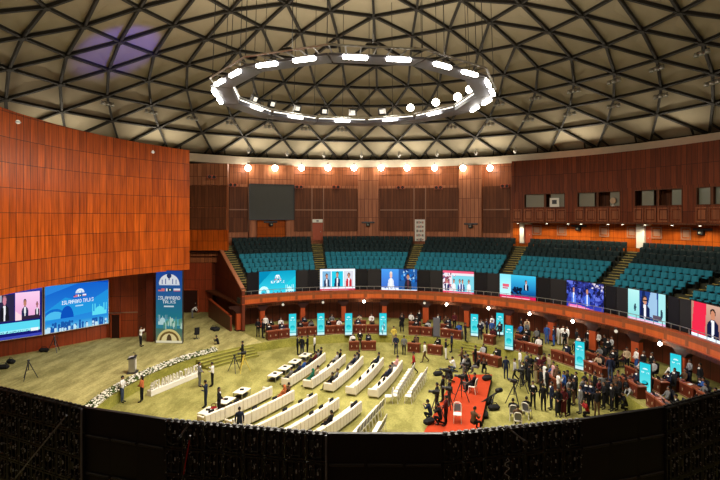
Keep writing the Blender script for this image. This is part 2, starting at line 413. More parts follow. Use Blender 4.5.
# ---- under the balcony
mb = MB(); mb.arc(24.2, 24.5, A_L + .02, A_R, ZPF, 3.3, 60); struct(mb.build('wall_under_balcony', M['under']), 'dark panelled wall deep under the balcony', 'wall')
colK = []
def column(px, wide, label):
    a = az(px, RB + .6); p = pol(RB + .6, a, ZPF)
    t = thing('trim_column', label, 'column', p, -inward(p), None, 'structure')
    mb = MB(); mb.rbox((0, 0, 1.15), (wide, .5, 2.3), .04); mb.build('shaft', M['column'], t)
    mb = MB()
    w = wide / 2
    prof = [(w, 1.75), (w + .14, 2.0), (w + .42, 2.22), (w + .75, 2.34), (w + .75, 2.46)]
    vs = []
    for x, z in prof: vs += [(-x, -.26, z), (x, -.26, z), (x, .26, z), (-x, .26, z)]
    fs = []
    for i in range(len(prof) - 1):
        for j in range(4):
            k = (j + 1) % 4; fs.append((4 * i + j, 4 * i + k, 4 * i + 4 + k, 4 * i + 4 + j))
    mb.add(vs, fs); mb.build('capital', M['under'], t)
    mb = MB(); mb.rbox((0, 0, .07), (wide + .1, .6, .14), .02); mb.build('plinth', M['dark'], t)
for i, (px, w) in enumerate(((239.5, .75), (262, .5), (302.5, .5), (343.5, .5), (384.5, .5), (426, .62), (467, .5), (509, .5), (552, .6), (594, .65), (637, .7), (684, .7), (735, .7))):
    column(px, w, 'wooden column with flared capital under the balcony, %s from the gallery end' % ORD[i])
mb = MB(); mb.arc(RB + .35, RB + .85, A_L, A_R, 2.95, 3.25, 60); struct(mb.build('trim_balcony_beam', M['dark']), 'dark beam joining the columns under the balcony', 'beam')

# ---- far wall
RW = 33.0
mb = MB(); mb.arc(RW, RW + .4, az(226, RW), az(513, RW), 7.6, 18.6, 50); struct(mb.build('wall_back', M['red']), 'tall red brown wooden wall behind the gallery seats', 'wall')
mb = MB(); mb.arc(RW, RW + .4, az(513, RW), D2R(150), 7.6, 18.6, 60); struct(mb.build('wall_right', M['niche']), 'orange wooden wall under the control booths', 'wall')
mb = MB(); mb.arc(RW, RW + .4, D2R(150), D2R(304) , 0, 18.6, 60); struct(mb.build('wall_near', M['dark']), 'dark wooden wall closing the near side of the hall', 'wall')
def zc(y): return H - (y - HOR) * 62.8 / FOC
def wallplate(name, px0, px1, y0, y1, dR, mat, label, t=.12):
    R = RW - dR
    mb = MB(); mb.arc(R, RW + .05 if t is None else R + t, az(px0, R), az(px1, R), zc(y1), zc(y0), max(2, int((px1 - px0) / 8)))
    return struct(mb.build(name, M[mat]), label, 'wall panel')
names = ['dark wall panel beside the gallery end', 'dark wall panel between grey screen and wooden door', 'narrow dark wall panel above the wooden door', 'dark wall panel between the wooden door and pale pier', 'dark wall panel between pale pier and bookcase doorway', 'narrow dark wall panel above the bookcase doorway', 'dark wall panel between bookcase doorway and second pale pier', 'dark wall panel beside the control booths']
for i, (a, b, y1) in enumerate(((229, 248, 231), (295, 311.5, 231), (312.5, 323, 219), (324, 357, 231), (380, 413.5, 231), (414.5, 425, 219), (426, 458, 231), (483, 510, 232))):
    wallplate('trim_panel', a, b, 188, y1, .15, 'dark', names[i])
    wallplate('trim_bead', a, b, 209.5, 210.5, .2, 'line', 'pale bead across the ' + names[i], .06)
for i, x in enumerate((248.4, 312, 323.5, 414, 425.5)):
    wallplate('trim_bead', x - .45, x + .45, 188, 231, .22, 'line', 'upright pale bead, %s along the far wall from the gallery end' % ORD[i], .06)
wallplate('trim_cornice', 227, 511, 168.5, 175, .12, 'red', 'plain wooden band under the ring beam')
wallplate('trim_band', 227, 358, 186, 188.5, .18, 'pier', 'pale wooden ledge over the dark panels beside the grey screen')
wallplate('trim_band', 378, 459, 186, 188.5, .18, 'pier', 'pale wooden ledge over the dark panels by the bookcase doorway')
wallplate('trim_skirting', 227, 511, 231.5, 241, .1, 'pier', 'paler wooden skirting behind the top row of seats')
wallplate('trim_pier', 249, 294, 167, 186, .7, 'pier', 'pale wooden block above the grey projection screen', None)
wallplate('trim_pier', 249.5, 256.5, 219, 243, .7, 'pier', 'pale pier under the grey screen, the one by the gallery end', None)
wallplate('trim_pier', 286, 293.5, 219, 243, .7, 'pier', 'pale pier under the grey screen, the one by the wooden door', None)
wallplate('trim_pier', 257, 286, 219, 240, .35, 'niche', 'orange wooden recess under the grey projection screen')
wallplate('trim_pier', 358, 378.5, 168, 241, .6, 'pier', 'tall pale wooden pier by the third screen', None)
wallplate('trim_pier', 459, 481.5, 168, 241, .6, 'pier', 'tall pale wooden pier by the fourth screen', None)
# the grey projection screen
a0, a1 = az(249.5, RW - .75), az(294, RW - .75)
p0, p1 = pol(RW - .75, a0), pol(RW - .75, a1)
t = thing('projection_screen', 'large blank grey projection screen high on the far wall', 'projection screen', ((p0.x + p1.x) / 2, (p0.y + p1.y) / 2 - .1, zc(219.5)), math.atan2(p1.y - p0.y, p1.x - p0.x))
w, h = (p1 - p0).length, zc(186) - zc(219.5)
mb = MB(); mb.box((0, 0, h / 2), (w, .06, h)); mb.build('screen_cloth', M['greyscreen'], t)
mb = MB()
for s in (-1, 1): mb.box((s * w / 2, -.02, h / 2), (.1, .12, h + .1)); mb.box((0, -.02, h / 2 + s * h / 2), (w, .12, .1))
mb.build('screen_frame', M['gunmetal'], t)
# doors of the far wall
def door(name, px0, px1, y0, y1, R, mat, label, frame='trim', shelf=False, zf=None):
    p0, p1 = pol(R, az(px0, R)), pol(R, az(px1, R)); w = (p1 - p0).length
    yy = (p0.y + p1.y) / 2
    z0, z1 = (zrow(yy, y1), zrow(yy, y0))
    t = thing(name, label, 'door', ((p0.x + p1.x) / 2, yy, z0), math.atan2(p1.y - p0.y, p1.x - p0.x), None, 'structure')
    h = z1 - z0
    mb = MB(); mb.box((0, 0, h / 2), (w, .08, h)); mb.box((0, -.05, h * .3), (w * .6, .03, h * .35)); mb.box((0, -.05, h * .73), (w * .6, .03, h * .3)); mb.build('door_leaf', M[mat], t)
    mb = MB(); f = .16
    for s in (-1, 1): mb.box((s * (w / 2 - f / 2), -.08, h / 2), (f, .16, h))
    mb.box((0, -.08, h - f / 2), (w, .16, f)); mb.build('door_frame', M[frame], t)
    mb = MB(); mb.ball((w * .3, -.1, h * .45), .06, 0, 6); mb.build('door_handle', M['metal'], t)
    if shelf:
        mb = MB()
        for k in range(1, 5): mb.box((0, -.1, h * k / 5), (w * .8, .14, .07))
        mb.build('door_shelf', M['white'], t)
        mb = MB()
        for k in range(5):
            for q in range(4): mb.box((-w * .28 + q * w * .19, -.08, h * k / 5 + .18), (w * .1, .1, .22 + .06 * ((q + k) % 3)), (q + k) % 2)
        mb.build('shelf_contents', [M['blackcloth'], M['column']], t)
    return t
door('door_1', 312.5, 322.5, 221.5, 240, RW - .25, 'column', 'wooden door under a white sign in the far wall', 'column')
door('door_2', 415, 425, 219.5, 241, RW - .25, 'white', 'white doorway with bookcase shelves in the far wall', 'white', True)
p = pol(RW - .4, az(317.5, RW - .4)); yy = p.y
t = thing('door_sign', 'small white sign over the wooden door in the far wall', 'sign', (p.x, yy, zrow(yy, 222.5)), -az(317.5, RW))
mb = MB(); mb.rbox((0, 0, .2), (1.3, .1, .42), .02); mb.build('sign_plate', M['white'], t)
mb = MB(); mb.box((0, -.06, .2), (.3, .02, .16)); mb.build('sign_mark', M['gunmetal'], t)
# projectors / speakers hung on piers
def make_projector():
    t = thing('wall_projector', 'x', 'projector')
    mb = MB(); mb.rbox((0, .55, 0), (1.7, .25, .22), .04); mb.build('mount_bar', M['gunmetal'], t)
    mb = MB(); mb.rbox((0, .32, -.3), (.5, .5, .42), .05); b = mb.build('projector_body', M['black'], t)
    mb = MB(); mb.lathe([(.1, 0), (.11, .06), (.07, .1)], 10, 0, (0, 0, 0), Matrix.Translation((.0, .06, -.3)) @ Matrix.Rotation(PI / 2, 4, 'X')); mb.build('lens', M['glass'], b)
    return t
PJ = Kind(make_projector)
for px, py, R, s in ((271.5, 222, RW - .95, 'black projector on a bar under the grey projection screen'), (368, 222.5, RW - 1.2, 'black projector on the pale pier by the third screen'), (470, 224, RW - 1.2, 'black projector on the pale pier by the fourth screen'), (577, 226, RW - .5, 'black projector under the first control booth'), (699, 229.5, RW - .5, 'black projector on the orange wall under the fourth booth window')):
    a = az(px, R); q = pol(R, a); PJ.put(s, (q.x, q.y, zrow(q.y, py)), PI - a + PI)
def make_vent():
    t = thing('wall_speaker', 'x', 'speaker')
    mb = MB(); mb.rbox((0, 0, 0), (1.05, .2, .45), .03); mb.build('speaker_case', M['column'], t)
    for s in (-1, 1):
        mb = MB(); mb.lathe([(.19, 0), (.19, .06), (.05, .02)], 10, 0, (0, 0, 0), Matrix.Translation((s * .26, -.08, 0)) @ Matrix.Rotation(PI / 2, 4, 'X')); mb.build('speaker_cone', M['black'], t)
    return t
VT = Kind(make_vent)
for px, py, R, s in ((211.5, 177, 30.6, 'pair of round speakers on the wooden block beside the stage wall'), (232.5, 185, RW - .3, 'pair of round speakers over the gallery end aisle'), (299, 187, RW - .35, 'pair of round speakers just past the grey screen'), (336, 187, RW - .35, 'pair of round speakers between wooden door and pale pier'), (400.5, 187.5, RW - .35, 'pair of round speakers before the bookcase doorway'), (438.5, 187.5, RW - .35, 'pair of round speakers after the bookcase doorway'), (505, 186, RW - .35, 'pair of round speakers next to the control booths')):
    a = az(px, R); q = pol(R, a); VT.put(s, (q.x, q.y, zrow(q.y, py)), -a)
# ---- wooden block between the stage wall and the gallery
def block(name, y0, y1, dy, mat, label, px0=176, px1=227.5):
    Y = 55.8 + dy
    mb = MB(); mb.wallseg((k_of(px0) * Y, Y), (k_of(px1) * Y, Y), zrow(Y, y1), zrow(Y, y0), .5); struct(mb.build(name, M[mat]), label, 'wall panel')
block('wall_block', 165, 250, .25, 'red', 'wooden wall block between stage wall and gallery')
block('trim_block', 163.5, 185, 0, 'pier', 'pale boards along the top of the block beside the stage wall')
block('trim_block', 186, 207, .1, 'dark', 'upper dark panel of the block beside the stage wall', 176, 226)
block('trim_block', 208, 229.5, .1, 'dark', 'lower dark panel of the block beside the stage wall', 176, 226)
block('trim_block', 230, 250.5, -.15, 'drum', 'orange boards at the foot of the block beside the stage wall')
block('trim_block', 251.5, 256, .8, 'red', 'upper brown soffit beam under the block beside the stage', 176, 223)
block('trim_block', 257.5, 262.5, 1.2, 'red', 'lower brown soffit beam under the block beside the stage', 176, 221)
mb = MB(); mb.box((-17.5, 57.5, 8.0), (9, 3, .15)); struct(mb.build('ceiling_block', M['dark']), 'dark soffit under the wooden block', 'ceiling')
Y = 57.2
mb = MB(); mb.wallseg((k_of(165) * Y, Y), (k_of(212) * Y, Y), ZPF, 8.0, .3); struct(mb.build('wall_passage', M['stagewall']), 'brown wall at the back of the passage by the stage', 'wall')
mb = MB(); mb.wallseg((k_of(211) * Y, Y), (pe1.x, pe1.y), ZPF, 8.6, .3); struct(mb.build('wall_passage_side', M['under']), 'dark brown side of the passage by the gallery end', 'wall')
t = thing('door_3', 'dark brown door at the back of the passage by the stage', 'door', (k_of(189.5) * 57, 57, ZPF), 0, None, 'structure')
mb = MB(); mb.box((0, 0, 1.3), (2.0, .1, 2.6)); mb.build('door_leaf', M['under'], t)
mb = MB()
for s in (-1, 1): mb.box((s * 1.05, -.05, 1.35), (.12, .2, 2.7))
mb.box((0, -.05, 2.72), (2.2, .2, .12)); mb.build('door_frame', M['column'], t)
mb = MB(); mb.ball((.75, -.1, 1.1), .06, 0, 6); mb.build('door_handle', M['metal'], t)

# ---- stage: drum wall over the stage
a_end = az(189.5, 22.3)
def drumtop(a): return 18.35 + (a_end - a) * .55
def drumbot(a): return 7.2 + min((a_end - a) * .25, .3)
mb = MB(); mb.arc(22.3, 22.75, D2R(-150), a_end, drumbot, drumtop, 60)
struct(mb.build('wall_left', M['drum']), 'great curved orange wooden wall over the stage', 'wall')
for i, (px, py) in enumerate(((18, 122), (153, 152))):
    a = az(px, 22.2); q = pol(22.2, a); t = thing('ceiling_sensor', 'tiny white lamp high on the orange stage wall, %s' % ('the one nearer the screens' if i == 0 else 'the one nearer the gallery'), 'lamp', (q.x, q.y, zrow(q.y, py)))
    mb = MB(); mb.ball((0, 0, 0), .13, 0, 8); mb.build('lamp_bulb', M['dimglobe'], t)
    mb = MB(); mb.lathe([(.16, -.05), (.16, .0), (.1, .05)], 10, 0); mb.build('lamp_collar', M['metal'], t)
P108, P43, P0 = Vector((-23.62, 45.0)), Vector((-26.85, 40.7)), Vector((-29.4, 38.2))
PX = P0 + (P0 - P43) * 2.0
back = Vector((-.35, .28))
mb = MB(); mb.wallseg(PX + back, P43 + back, ZPF, 8.6, .3); mb.wallseg(P43 + back, P108 + back * .6, ZPF, 8.6, .3)
mb.wallseg(P108 + back * .6, (-21.1, 45.6), ZPF, 8.6, .3)
struct(mb.build('wall_stage', M['stagewall']), 'brown wooden wall behind the big stage screens', 'wall')
mb = MB(); mb.wallseg((-21.1, 45.6), (-21.1, 49.2), ZPF, 8.6, .3); mb.wallseg((-21.1, 49.2), (-18.35, 49.2), ZPF, 8.6, .3)
struct(mb.build('wall_recess', M['under']), 'dark recess wall between stage wall and tall banner', 'wall')
mb = MB(); mb.wallseg(P108 + back * .6 + Vector((.1, -.06)), Vector((-21.1, 45.53)), 3.02, 3.12, .1); struct(mb.build('trim_stage_wall', M['line']), 'thin pale rail along the brown stage wall', 'rail')
t = thing('door_4', 'dark doorway in the brown stage wall next to the blue screen', 'door', (-22.9, 45.02, ZPF), 0.1, None, 'structure')
mb = MB(); mb.box((0, 0, 1.1), (.72, .1, 2.2)); mb.build('door_leaf', M['dark'], t)
mb = MB()
for s in (-1, 1): mb.box((s * .4, -.03, 1.13), (.07, .16, 2.26))
mb.box((0, -.03, 2.25), (.86, .16, .07)); mb.build('door_frame', M['column'], t)
mb = MB(); mb.box((-19.15, 44.0, (7.4 + ZPF) / 2), (.62, .6, 7.4 - ZPF)); struct(mb.build('trim_stage_column', M['deskwood']), 'brown column beside the tall banner', 'column')
mb = MB(); mb.box((-19.4, 44.25, 6.5), (6.5, 3.6, .2)); struct(mb.build('ceiling_recess', M['dark']), 'dark soffit over the recess by the banner', 'ceiling') if False else None

# ---- control booths on the right
RBo = 31.0
aB0, aB1 = az(511.5, RBo), D2R(128)
def bz(y, px): q = hit(px, RBo); return zrow(q[1], y)
ZB0, ZW0, ZW1, ZB1 = 11.45, 13.12, 14.72, 14.95
bw = MB(); bw.arc(RBo, RBo + .3, aB0, aB1, ZB0, ZW0, 50); bw.arc(RBo, RBo + .3, aB0, aB1, ZW1, ZB1, 50)
wins = ((524, 545, 565), (577, 597.5, 620.5), (634.5, 658, 682.5), (696, 712, 735))
edges = [aB0] + [az(p, RBo) for w in wins for p in (w[0], w[2])] + [aB1]
for i in range(0, len(edges), 2): bw.arc(RBo, RBo + .3, edges[i], edges[i + 1], ZW0, ZW1, max(2, int((edges[i + 1] - edges[i]) / .05)))
bw.arc(RBo + .3, RW + .2, aB0, aB1, ZB0, ZB0 + .15, 50); bw.arc(RBo + .3, RW + .2, aB0, aB1, 15.0, 15.15, 50)
bw.arc(RBo + .05, RW, aB0, aB0 + .012, ZB0, 18.55, 1)
struct(bw.build('wall_booth', M['booth']), 'dark wooden front of the control booths above the gallery', 'wall')
mb = MB(); mb.arc(RBo + .2, RBo + .5, aB0, aB1, ZB1, 18.6, 50); struct(mb.build('wall_booth_upper', M['booth']), 'tall dark wooden wall above the control booths', 'wall')
mb = MB(); mb.arc(RBo - .1, RBo + .02, aB0, aB1, ZB0 - .04, ZB0 + .1, 50); struct(mb.build('trim_booth', M['dark']), 'dark lip under the control booths', 'moulding')
wl = ['first', 'second', 'third', 'fourth']
mb = MB(); mb.arc(RBo + 1.7, RBo + 1.8, aB0, aB1, ZB0, 15, 40); struct(mb.build('wall_booth_inside', M['dark']), 'dark inner wall of the control booths', 'wall')
for i, (pa, pm, pb) in enumerate(wins):
    a0, am, a1 = az(pa, RBo), az(pm, RBo), az(pb, RBo)
    q = pol(RBo + .1, (a0 + a1) / 2, ZW0)
    t = thing('window_%d' % (i + 1), 'wide control booth window over the gallery, %s from the far wall' % wl[i], 'window', q, 0, None, 'structure')
    inv = Matrix.Translation(-q)
    def L_(mb): mb.v = [tuple(inv @ Vector(v)) for v in mb.v]; return mb
    mb = MB(); f = .0025
    mb.arc(RBo - .03, RBo + .25, a0, a0 + f, ZW0, ZW1, 1); mb.arc(RBo - .03, RBo + .25, a1 - f, a1, ZW0, ZW1, 1); mb.arc(RBo - .03, RBo + .25, am - f * 1.6, am + f * 1.6, ZW0, ZW1, 1)
    mb.arc(RBo - .03, RBo + .25, a0, a1, ZW0, ZW0 + .08, 3); mb.arc(RBo - .03, RBo + .25, a0, a1, ZW1 - .08, ZW1, 3)
    L_(mb).build('window_frame', M['dark'], t)
    spans = {0: ((.06, .92, 0), (1.25, 1.95, 1)), 1: ((.05, .8, 0), (1.5, 1.95, 0)), 2: ((.25, .75, 0), (1.5, 1.95, 0)), 3: ((.04, .95, 0), (1.05, 1.95, 0))}[i]
    for u0, u1, k in spans:
        def at(u): return a0 + (am - a0) * u if u <= 1 else am + (a1 - am) * (u - 1)
        mb = MB(); mb.arc(RBo + .3, RBo + .34, at(u0), at(u1), ZW0 + .1, ZW1 - .08, 2); L_(mb).build('pane', M['glass'], t)
def booth_thing(name, px, py, cat, label, mk):
    R = RBo + .12; a = az(px, R); q = pol(R, a); t = thing(name, label, cat, (q.x, q.y, ZW0 + .08), -a); mk(t); return t
def mk_notice(t):
    mb = MB(); mb.rbox((0, 0, .5), (1.05, .06, 1.0), .02); mb.build('notice_board', M['white'], t)
    mb = MB(); mb.box((0, -.04, .55), (.5, .03, .45)); mb.build('notice_print', M['gunmetal'], t)
booth_thing('notice', 554.5, 200, 'notice', 'white notice standing in the first control booth window', mk_notice)
def mk_fan(t):
    mb = MB(); mb.lathe([(.16, 0), (.14, .05), (.03, .08), (.03, .3)], 10); mb.build('fan_base', M['white'], t)
    mb = MB(); mb.lathe([(.3, -.05), (.32, 0), (.3, .05)], 12, 0, (0, 0, 0), Matrix.Translation((0, 0, .55)) @ Matrix.Rotation(PI / 2, 4, 'X')); mb.build('fan_head', M['trim'], t)
booth_thing('desk_fan', 613, 205, 'fan', 'small pale desk fan in the second control booth window', mk_fan)
# raised frames on the booth front and on the wall beneath
def picture_frame(name, px0, px1, z0, z1, R, label, mat):
    a0, a1 = az(px0, R), az(px1, R); mb = MB(); f = (a1 - a0) * .1; hz = (z1 - z0) * .1
    mb.arc(R - .06, R, a0, a0 + f, z0, z1, 1); mb.arc(R - .06, R, a1 - f, a1, z0, z1, 1); mb.arc(R - .06, R, a0, a1, z0, z0 + hz, 2); mb.arc(R - .06, R, a0, a1, z1 - hz, z1, 2)
    mb.arc(R - .03, R, a0 + f * 2, a1 - f * 2, z0 + 2 * hz, z1 - 2 * hz, 2)
    struct(mb.build(name, M[mat]), label, 'panel')
fr = [(513, 522), (524, 533.5), (535, 544), (546, 555), (557, 566), (575, 584), (586, 596), (598, 608), (610, 620), (634, 643.5), (645, 656), (658, 669), (671, 682), (696, 708), (709, 722)]
for i, (a, b) in enumerate(fr): picture_frame('trim_booth_panel', a, b, ZB0 + .2, ZW0 - .12, RBo, 'raised wooden frame on the control booth front, %s from the far wall' % ORD[i], 'red')
fr = [(532, 541.5), (557, 566.5), (599.5, 609), (627, 636.5), (651.5, 662), (681, 691)]
for i, (a, b) in enumerate(fr): picture_frame('trim_wall_panel', a, b, 10.0, 11.15, RW - .02, 'square wooden frame on the orange wall under the booths, %s from the far wall' % ORD[i], 'line')
def wdoor(name, px0, px1, pf, y0, y1, label):
    R = RW - .1; p0, p1 = pol(R, az(px0, R)), pol(R, az(px1, R)); w = (p1 - p0).length
    t = thing(name, label, 'door', ((p0.x + p1.x) / 2, (p0.y + p1.y) / 2, 9.0), math.atan2(p1.y - p0.y, p1.x - p0.x), None, 'structure')
    mb = MB(); h = 2.45; f = pf * w
    mb.box((-w / 2 + f / 2, -.1, h / 2), (f, .5, h)); mb.box((0, -.1, h - .12), (w, .5, .24)); mb.build('door_frame', M['white'], t)
    mb = MB(); mb.box((f / 2, .03, h / 2), (w - f, .08, h)); mb.build('door_leaf', M['column'], t)
    mb = MB(); mb.ball((w * .3, -.06, 1.0), .06, 0, 6); mb.build('door_handle', M['metal'], t)
wdoor('door_5', 520.5, 532, .36, 222, 243, 'white framed doorway under the first control booth window')
wdoor('door_6', 638, 651, .62, 222, 249, 'tall white doorway under the third control booth window')

# ---- ring beam and dome
RD, ZD, NR = 34.0, 19.45, 8
mb = MB(); mb.arc(32.9, 34.2, -PI, PI, 18.58, 19.52, 120); struct(mb.build('trim_ring_beam', M['beam']), 'pale plaster ring beam between walls and dome', 'beam')
RD, RS, ZD = 34.0, 65.0, 19.55
zc0 = ZD - math.sqrt(RS * RS - RD * RD)
AZ0 = D2R(3.3)
RADII = [0, 4.8, 9.4, 13.2, 17.2, 21.0, 24.2, 27.4, 30.5, 34.0]   # ring by ring from the crown down
COUNT = [1, 8, 16, 24, 32, 40, 40, 40, 40, 40]
NR = 9
def node(k, j):
    if k == 0: return Vector((CX, CY, zc0 + RS))
    n = COUNT[k]; sh = .5 * ((k - 5) % 2) if k > 5 else 0
    a = AZ0 + 2 * PI * (j + sh) / n; R = RADII[k]
    if k <= 5:
        d = ((2 * PI * j / n + PI / 8) % (PI / 4)) - PI / 8; d = PI / 8 - abs(d)
        R *= 1 - (.6 if k < 4 else .35 if k == 4 else .15) * (1 - math.cos(PI / 8) / math.cos(d))
    return Vector((CX + R * math.sin(a), CY + R * math.cos(a), zc0 + math.sqrt(RS * RS - R * R)))
tris, E, NODES = [], set(), {}
for k in range(NR + 1):
    for j in range(COUNT[k]): NODES[(k, j)] = node(k, j)
for k in range(5):                       # crown: eight sectors
    for s in range(8):
        def q_(kk, j): return (kk, (s * kk + j) % (8 * kk) if kk else 0)
        for j in range(k + 1):
            tris.append((q_(k, j), q_(k + 1, j), q_(k + 1, j + 1)))
            if j < k: tris.append((q_(k, j), q_(k + 1, j + 1), q_(k, j + 1)))
for k in range(5, NR):                   # skirt: rings of forty, each turned half a bay
    up_ = (k - 5) % 2
    for j in range(40):
        a, b = (k, j), (k, (j + 1) % 40)
        c, d = ((k + 1, j), (k + 1, (j + 1) % 40))
        if up_ == 0: tris += [(a, c, b), (b, c, (k + 1, (j + 1) % 40))]
        else: tris += [(a, c, d), (a, d, b)]
mb = MB()
for t in tris:
    P = [NODES[q] for q in t]; c = (P[0] + P[1] + P[2]) / 3
    up = (c - Vector((CX, CY, zc0))).normalized()
    P = [p + up * .30 for p in P]; c = c + up * .38
    mb.add([P[0], P[1], P[2], c], [(0, 1, 3), (1, 2, 3), (2, 0, 3)])
    for a, b in ((0, 1), (1, 2), (2, 0)): E.add(tuple(sorted((t[a], t[b]))))
struct(mb.build('ceiling', M['dome']), 'taupe triangular panels of the great dome', 'ceiling')
mb = MB()
def rib(p, q, wd=.19, dp=.24):
    d = (q - p); L = d.length; mid = (p + q) / 2; up = (mid - Vector((CX, CY, zc0))).normalized()
    x = d.normalized(); y = up.cross(x).normalized(); z = x.cross(y)
    R = Matrix((x, y, z)).transposed().to_4x4(); mb.add([(sx * L / 2, sy * wd / 2, sz * dp / 2) for sx in (-1, 1) for sy in (-1, 1) for sz in (-1, 1)],
        [(0, 1, 3, 2), (4, 6, 7, 5), (0, 4, 5, 1), (2, 3, 7, 6), (0, 2, 6, 4), (1, 5, 7, 3)], 0, Matrix.Translation(mid + up * .12) @ R)
for a, b in sorted(E): rib(NODES[a], NODES[b])
for a, b in sorted(E):                   # short struts from the lowest ribs to the ring beam
    if a[0] == 8 and b[0] == 9:
        p, q = NODES[b], NODES[a]; m = p.lerp(q, .36); am = math.atan2(m.x - CX, m.y - CY); ap = math.atan2(p.x - CX, p.y - CY)
        s = 1 if ((am - ap + PI) % (2 * PI) - PI) > 0 else -1
        rib(m, pol(RD, am + s * .012, ZD), .13, .16)
struct(mb.build('ceiling_ribs', M['rib']), 'dark steel ribs of the dome meeting in triangles', 'dome ribs')
mb = MB()
for p in NODES.values():
    up = (p - Vector((CX, CY, zc0))).normalized(); q = up.to_track_quat('Z', 'Y').to_matrix().to_4x4()
    mb.lathe([(.22, -.06), (.22, .2)], 10, 0, (0, 0, 0), Matrix.Translation(p) @ q)
struct(mb.build('ceiling_hubs', M['rib']), 'round steel hubs where the dome ribs meet', 'dome hubs')
# ================================================================== lamps
def lamp(name, kind, loc, energy, col=(1, .88, .70), size=None, rot=None, spot=None, sy=None):
    L = bpy.data.lights.new(name, kind); L.energy = energy; L.color = col
    if kind == 'AREA':
        L.size = size
        if sy: L.shape = 'RECTANGLE'; L.size_y = sy
    elif size is not None: L.shadow_soft_size = size
    if kind == 'SPOT': L.spot_size = spot; L.spot_blend = .6
    o = bpy.data.objects.new(name, L); COL.objects.link(o); o.location = loc
    if rot is not None: o.rotation_euler = rot
    return o
for i in range(20):                      # unseen area lights added near the ring beam to brighten the dome
    a = 2 * PI * (i + .5) / 20; q = pol(32.0, a, 18.75); d_ = Vector((-math.sin(a), -math.cos(a), .62))
    lamp('dome_fill', 'AREA', q, 340 if math.cos(a) > .5 else (150 if math.sin(a) > .3 else 240), (1, .87, .66), 5.0, d_.to_track_quat('-Z', 'Y').to_euler(), None, .4)
# hanging light ring: twelve clad truss segments
RCX, RCY, RCZ, RCR = -.375, 30.0, 19.4, 8.55
def rp(R, a, z=0.0): return Vector((RCX + R * math.sin(a), RCY + R * math.cos(a), RCZ + z))
ring = thing('light_ring', 'huge twelve sided hanging ring of grey trusses with white light bars', 'light ring', (RCX, RCY, RCZ))
inv = Matrix.Translation(-Vector(ring.location))
def lr(mb): mb.v = [tuple(inv @ Vector(v)) for v in mb.v]; return mb
NS = 12
for i in range(NS):
    a0, a1 = 2 * PI * (i - .5) / NS - D2R(8), 2 * PI * (i + .5) / NS - D2R(8)
    c = math.cos(PI / NS)
    Ri, Ro = 7.45, 8.62
    vs = []
    for a in (a0 + .004, a1 - .004):
        for R, z in ((Ri, .02), (Ro, .0), (Ro, .10), (Ri, .26)): vs.append(rp(R, a, z))
    mb = MB(); mb.add(vs, [(0, 1, 5, 4), (1, 2, 6, 5), (2, 3, 7, 6), (3, 0, 4, 7), (0, 3, 2, 1), (4, 5, 6, 7)])
    seg = lr(mb).build('truss_segment', M['truss'], ring)
    mb = MB()
    for R, z in ((Ri, .46), (Ro, .46)): mb.tube(rp(R, a0, z), rp(R, a1, z), .05, .05, 6)
    for q in range(7):
        a = a0 + (a1 - a0) * q / 6
        k = c / math.cos(a - (a0 + a1) / 2); mb.tube(rp(Ri * k, a, .46), rp(Ro * k, a, .46), .035, .035, 5)
    lr(mb).build('truss_tube', M['metal'], seg)
    for u in ((.27, .73) if math.cos((a0 + a1) / 2) < .3 else (.5,)):                # bars of light on the outer rim
        a = a0 + (a1 - a0) * u; k = c / math.cos(a - (a0 + a1) / 2)
        rz = -((a0 + a1) / 2)
        p = rp(Ro * k - .05, a, -.04) if math.cos((a0 + a1) / 2) < .3 else rp(Ri * k - .05, a, .16)
        mb = MB(); mb.rbox(p, (1.12, .20, .17), .03, 0, rz); lr(mb).build('light_bar', M['strip'], seg)
    p0, p1 = rp(Ri - .03, a0 + .02, .30), rp(Ri - .03, a1 - .02, .30)
    mb = MB(); mb.tube(p0, p1, .03, .03, 6); lr(mb).build('light_line', emat('led_line', (1, .94, .82), 3.0) if i == 0 else bpy.data.materials['led_line'], seg)
    am = (a0 + a1) / 2
    L = lamp('lamp_ring_down', 'AREA', rp(8.0, am, -.2), 980, (1, .92, .79), 2.2, (0, 0, -am), None, .5)
    L = lamp('lamp_ring_up', 'AREA', rp(8.0, am, .75), 220, (1, .88, .68), 2.2, (PI, 0, am), None, .5)
cab = thing('ring_cables', 'thin steel cables hanging the light ring from the dome', 'cables', (RCX, RCY, RCZ))
for i in range(24):
    a = 2 * PI * (i + .5) / 24; R = 7.55 if i % 2 else 8.5
    p = rp(R, a, .45); r = math.hypot(p.x - CX, p.y - CY); top = zc0 + math.sqrt(RS * RS - r * r) - .1
    mb = MB(); mb.tube(p, (p.x + (CX - p.x) * .04, p.y, top), .02, .02, 4); lr(mb).build('cable', M['cable'], cab)
def make_ringflood():
    t = thing('ring_floodlight', 'x', 'floodlight')
    mb = MB(); mb.tube((0, 0, .5), (0, 0, .85), .03); mb.box((0, 0, .52), (.5, .06, .06)); mb.build('yoke', M['gunmetal'], t)
    mb = MB(); mb.rbox((0, 0, .25), (.62, .22, .56), .04, 0, 0, -.45); b = mb.build('flood_case', M['black'], t)
    mb = MB(); mb.box((0, .11, .20), (.34, .03, .30), 0, 0, -.45); mb.build('flood_glass', emat('flood_glass', (1, .92, .75), 1.2), b)
    return t
RF = Kind(make_ringflood)
for i, px in enumerate((254, 272, 297, 324, 353, 382)):
    k = k_of(px); a = None
    for q in range(-200, 200):
        p = rp(7.9, q * .006, 0)
        if a is None or abs(p.x / p.y - k) < abs(b_.x / b_.y - k): a, b_ = q * .006, p
    RF.put('small square floodlight on the far side of the light ring, %s from the stage side' % ORD[i], (b_.x, b_.y, RCZ + .75), PI - a)
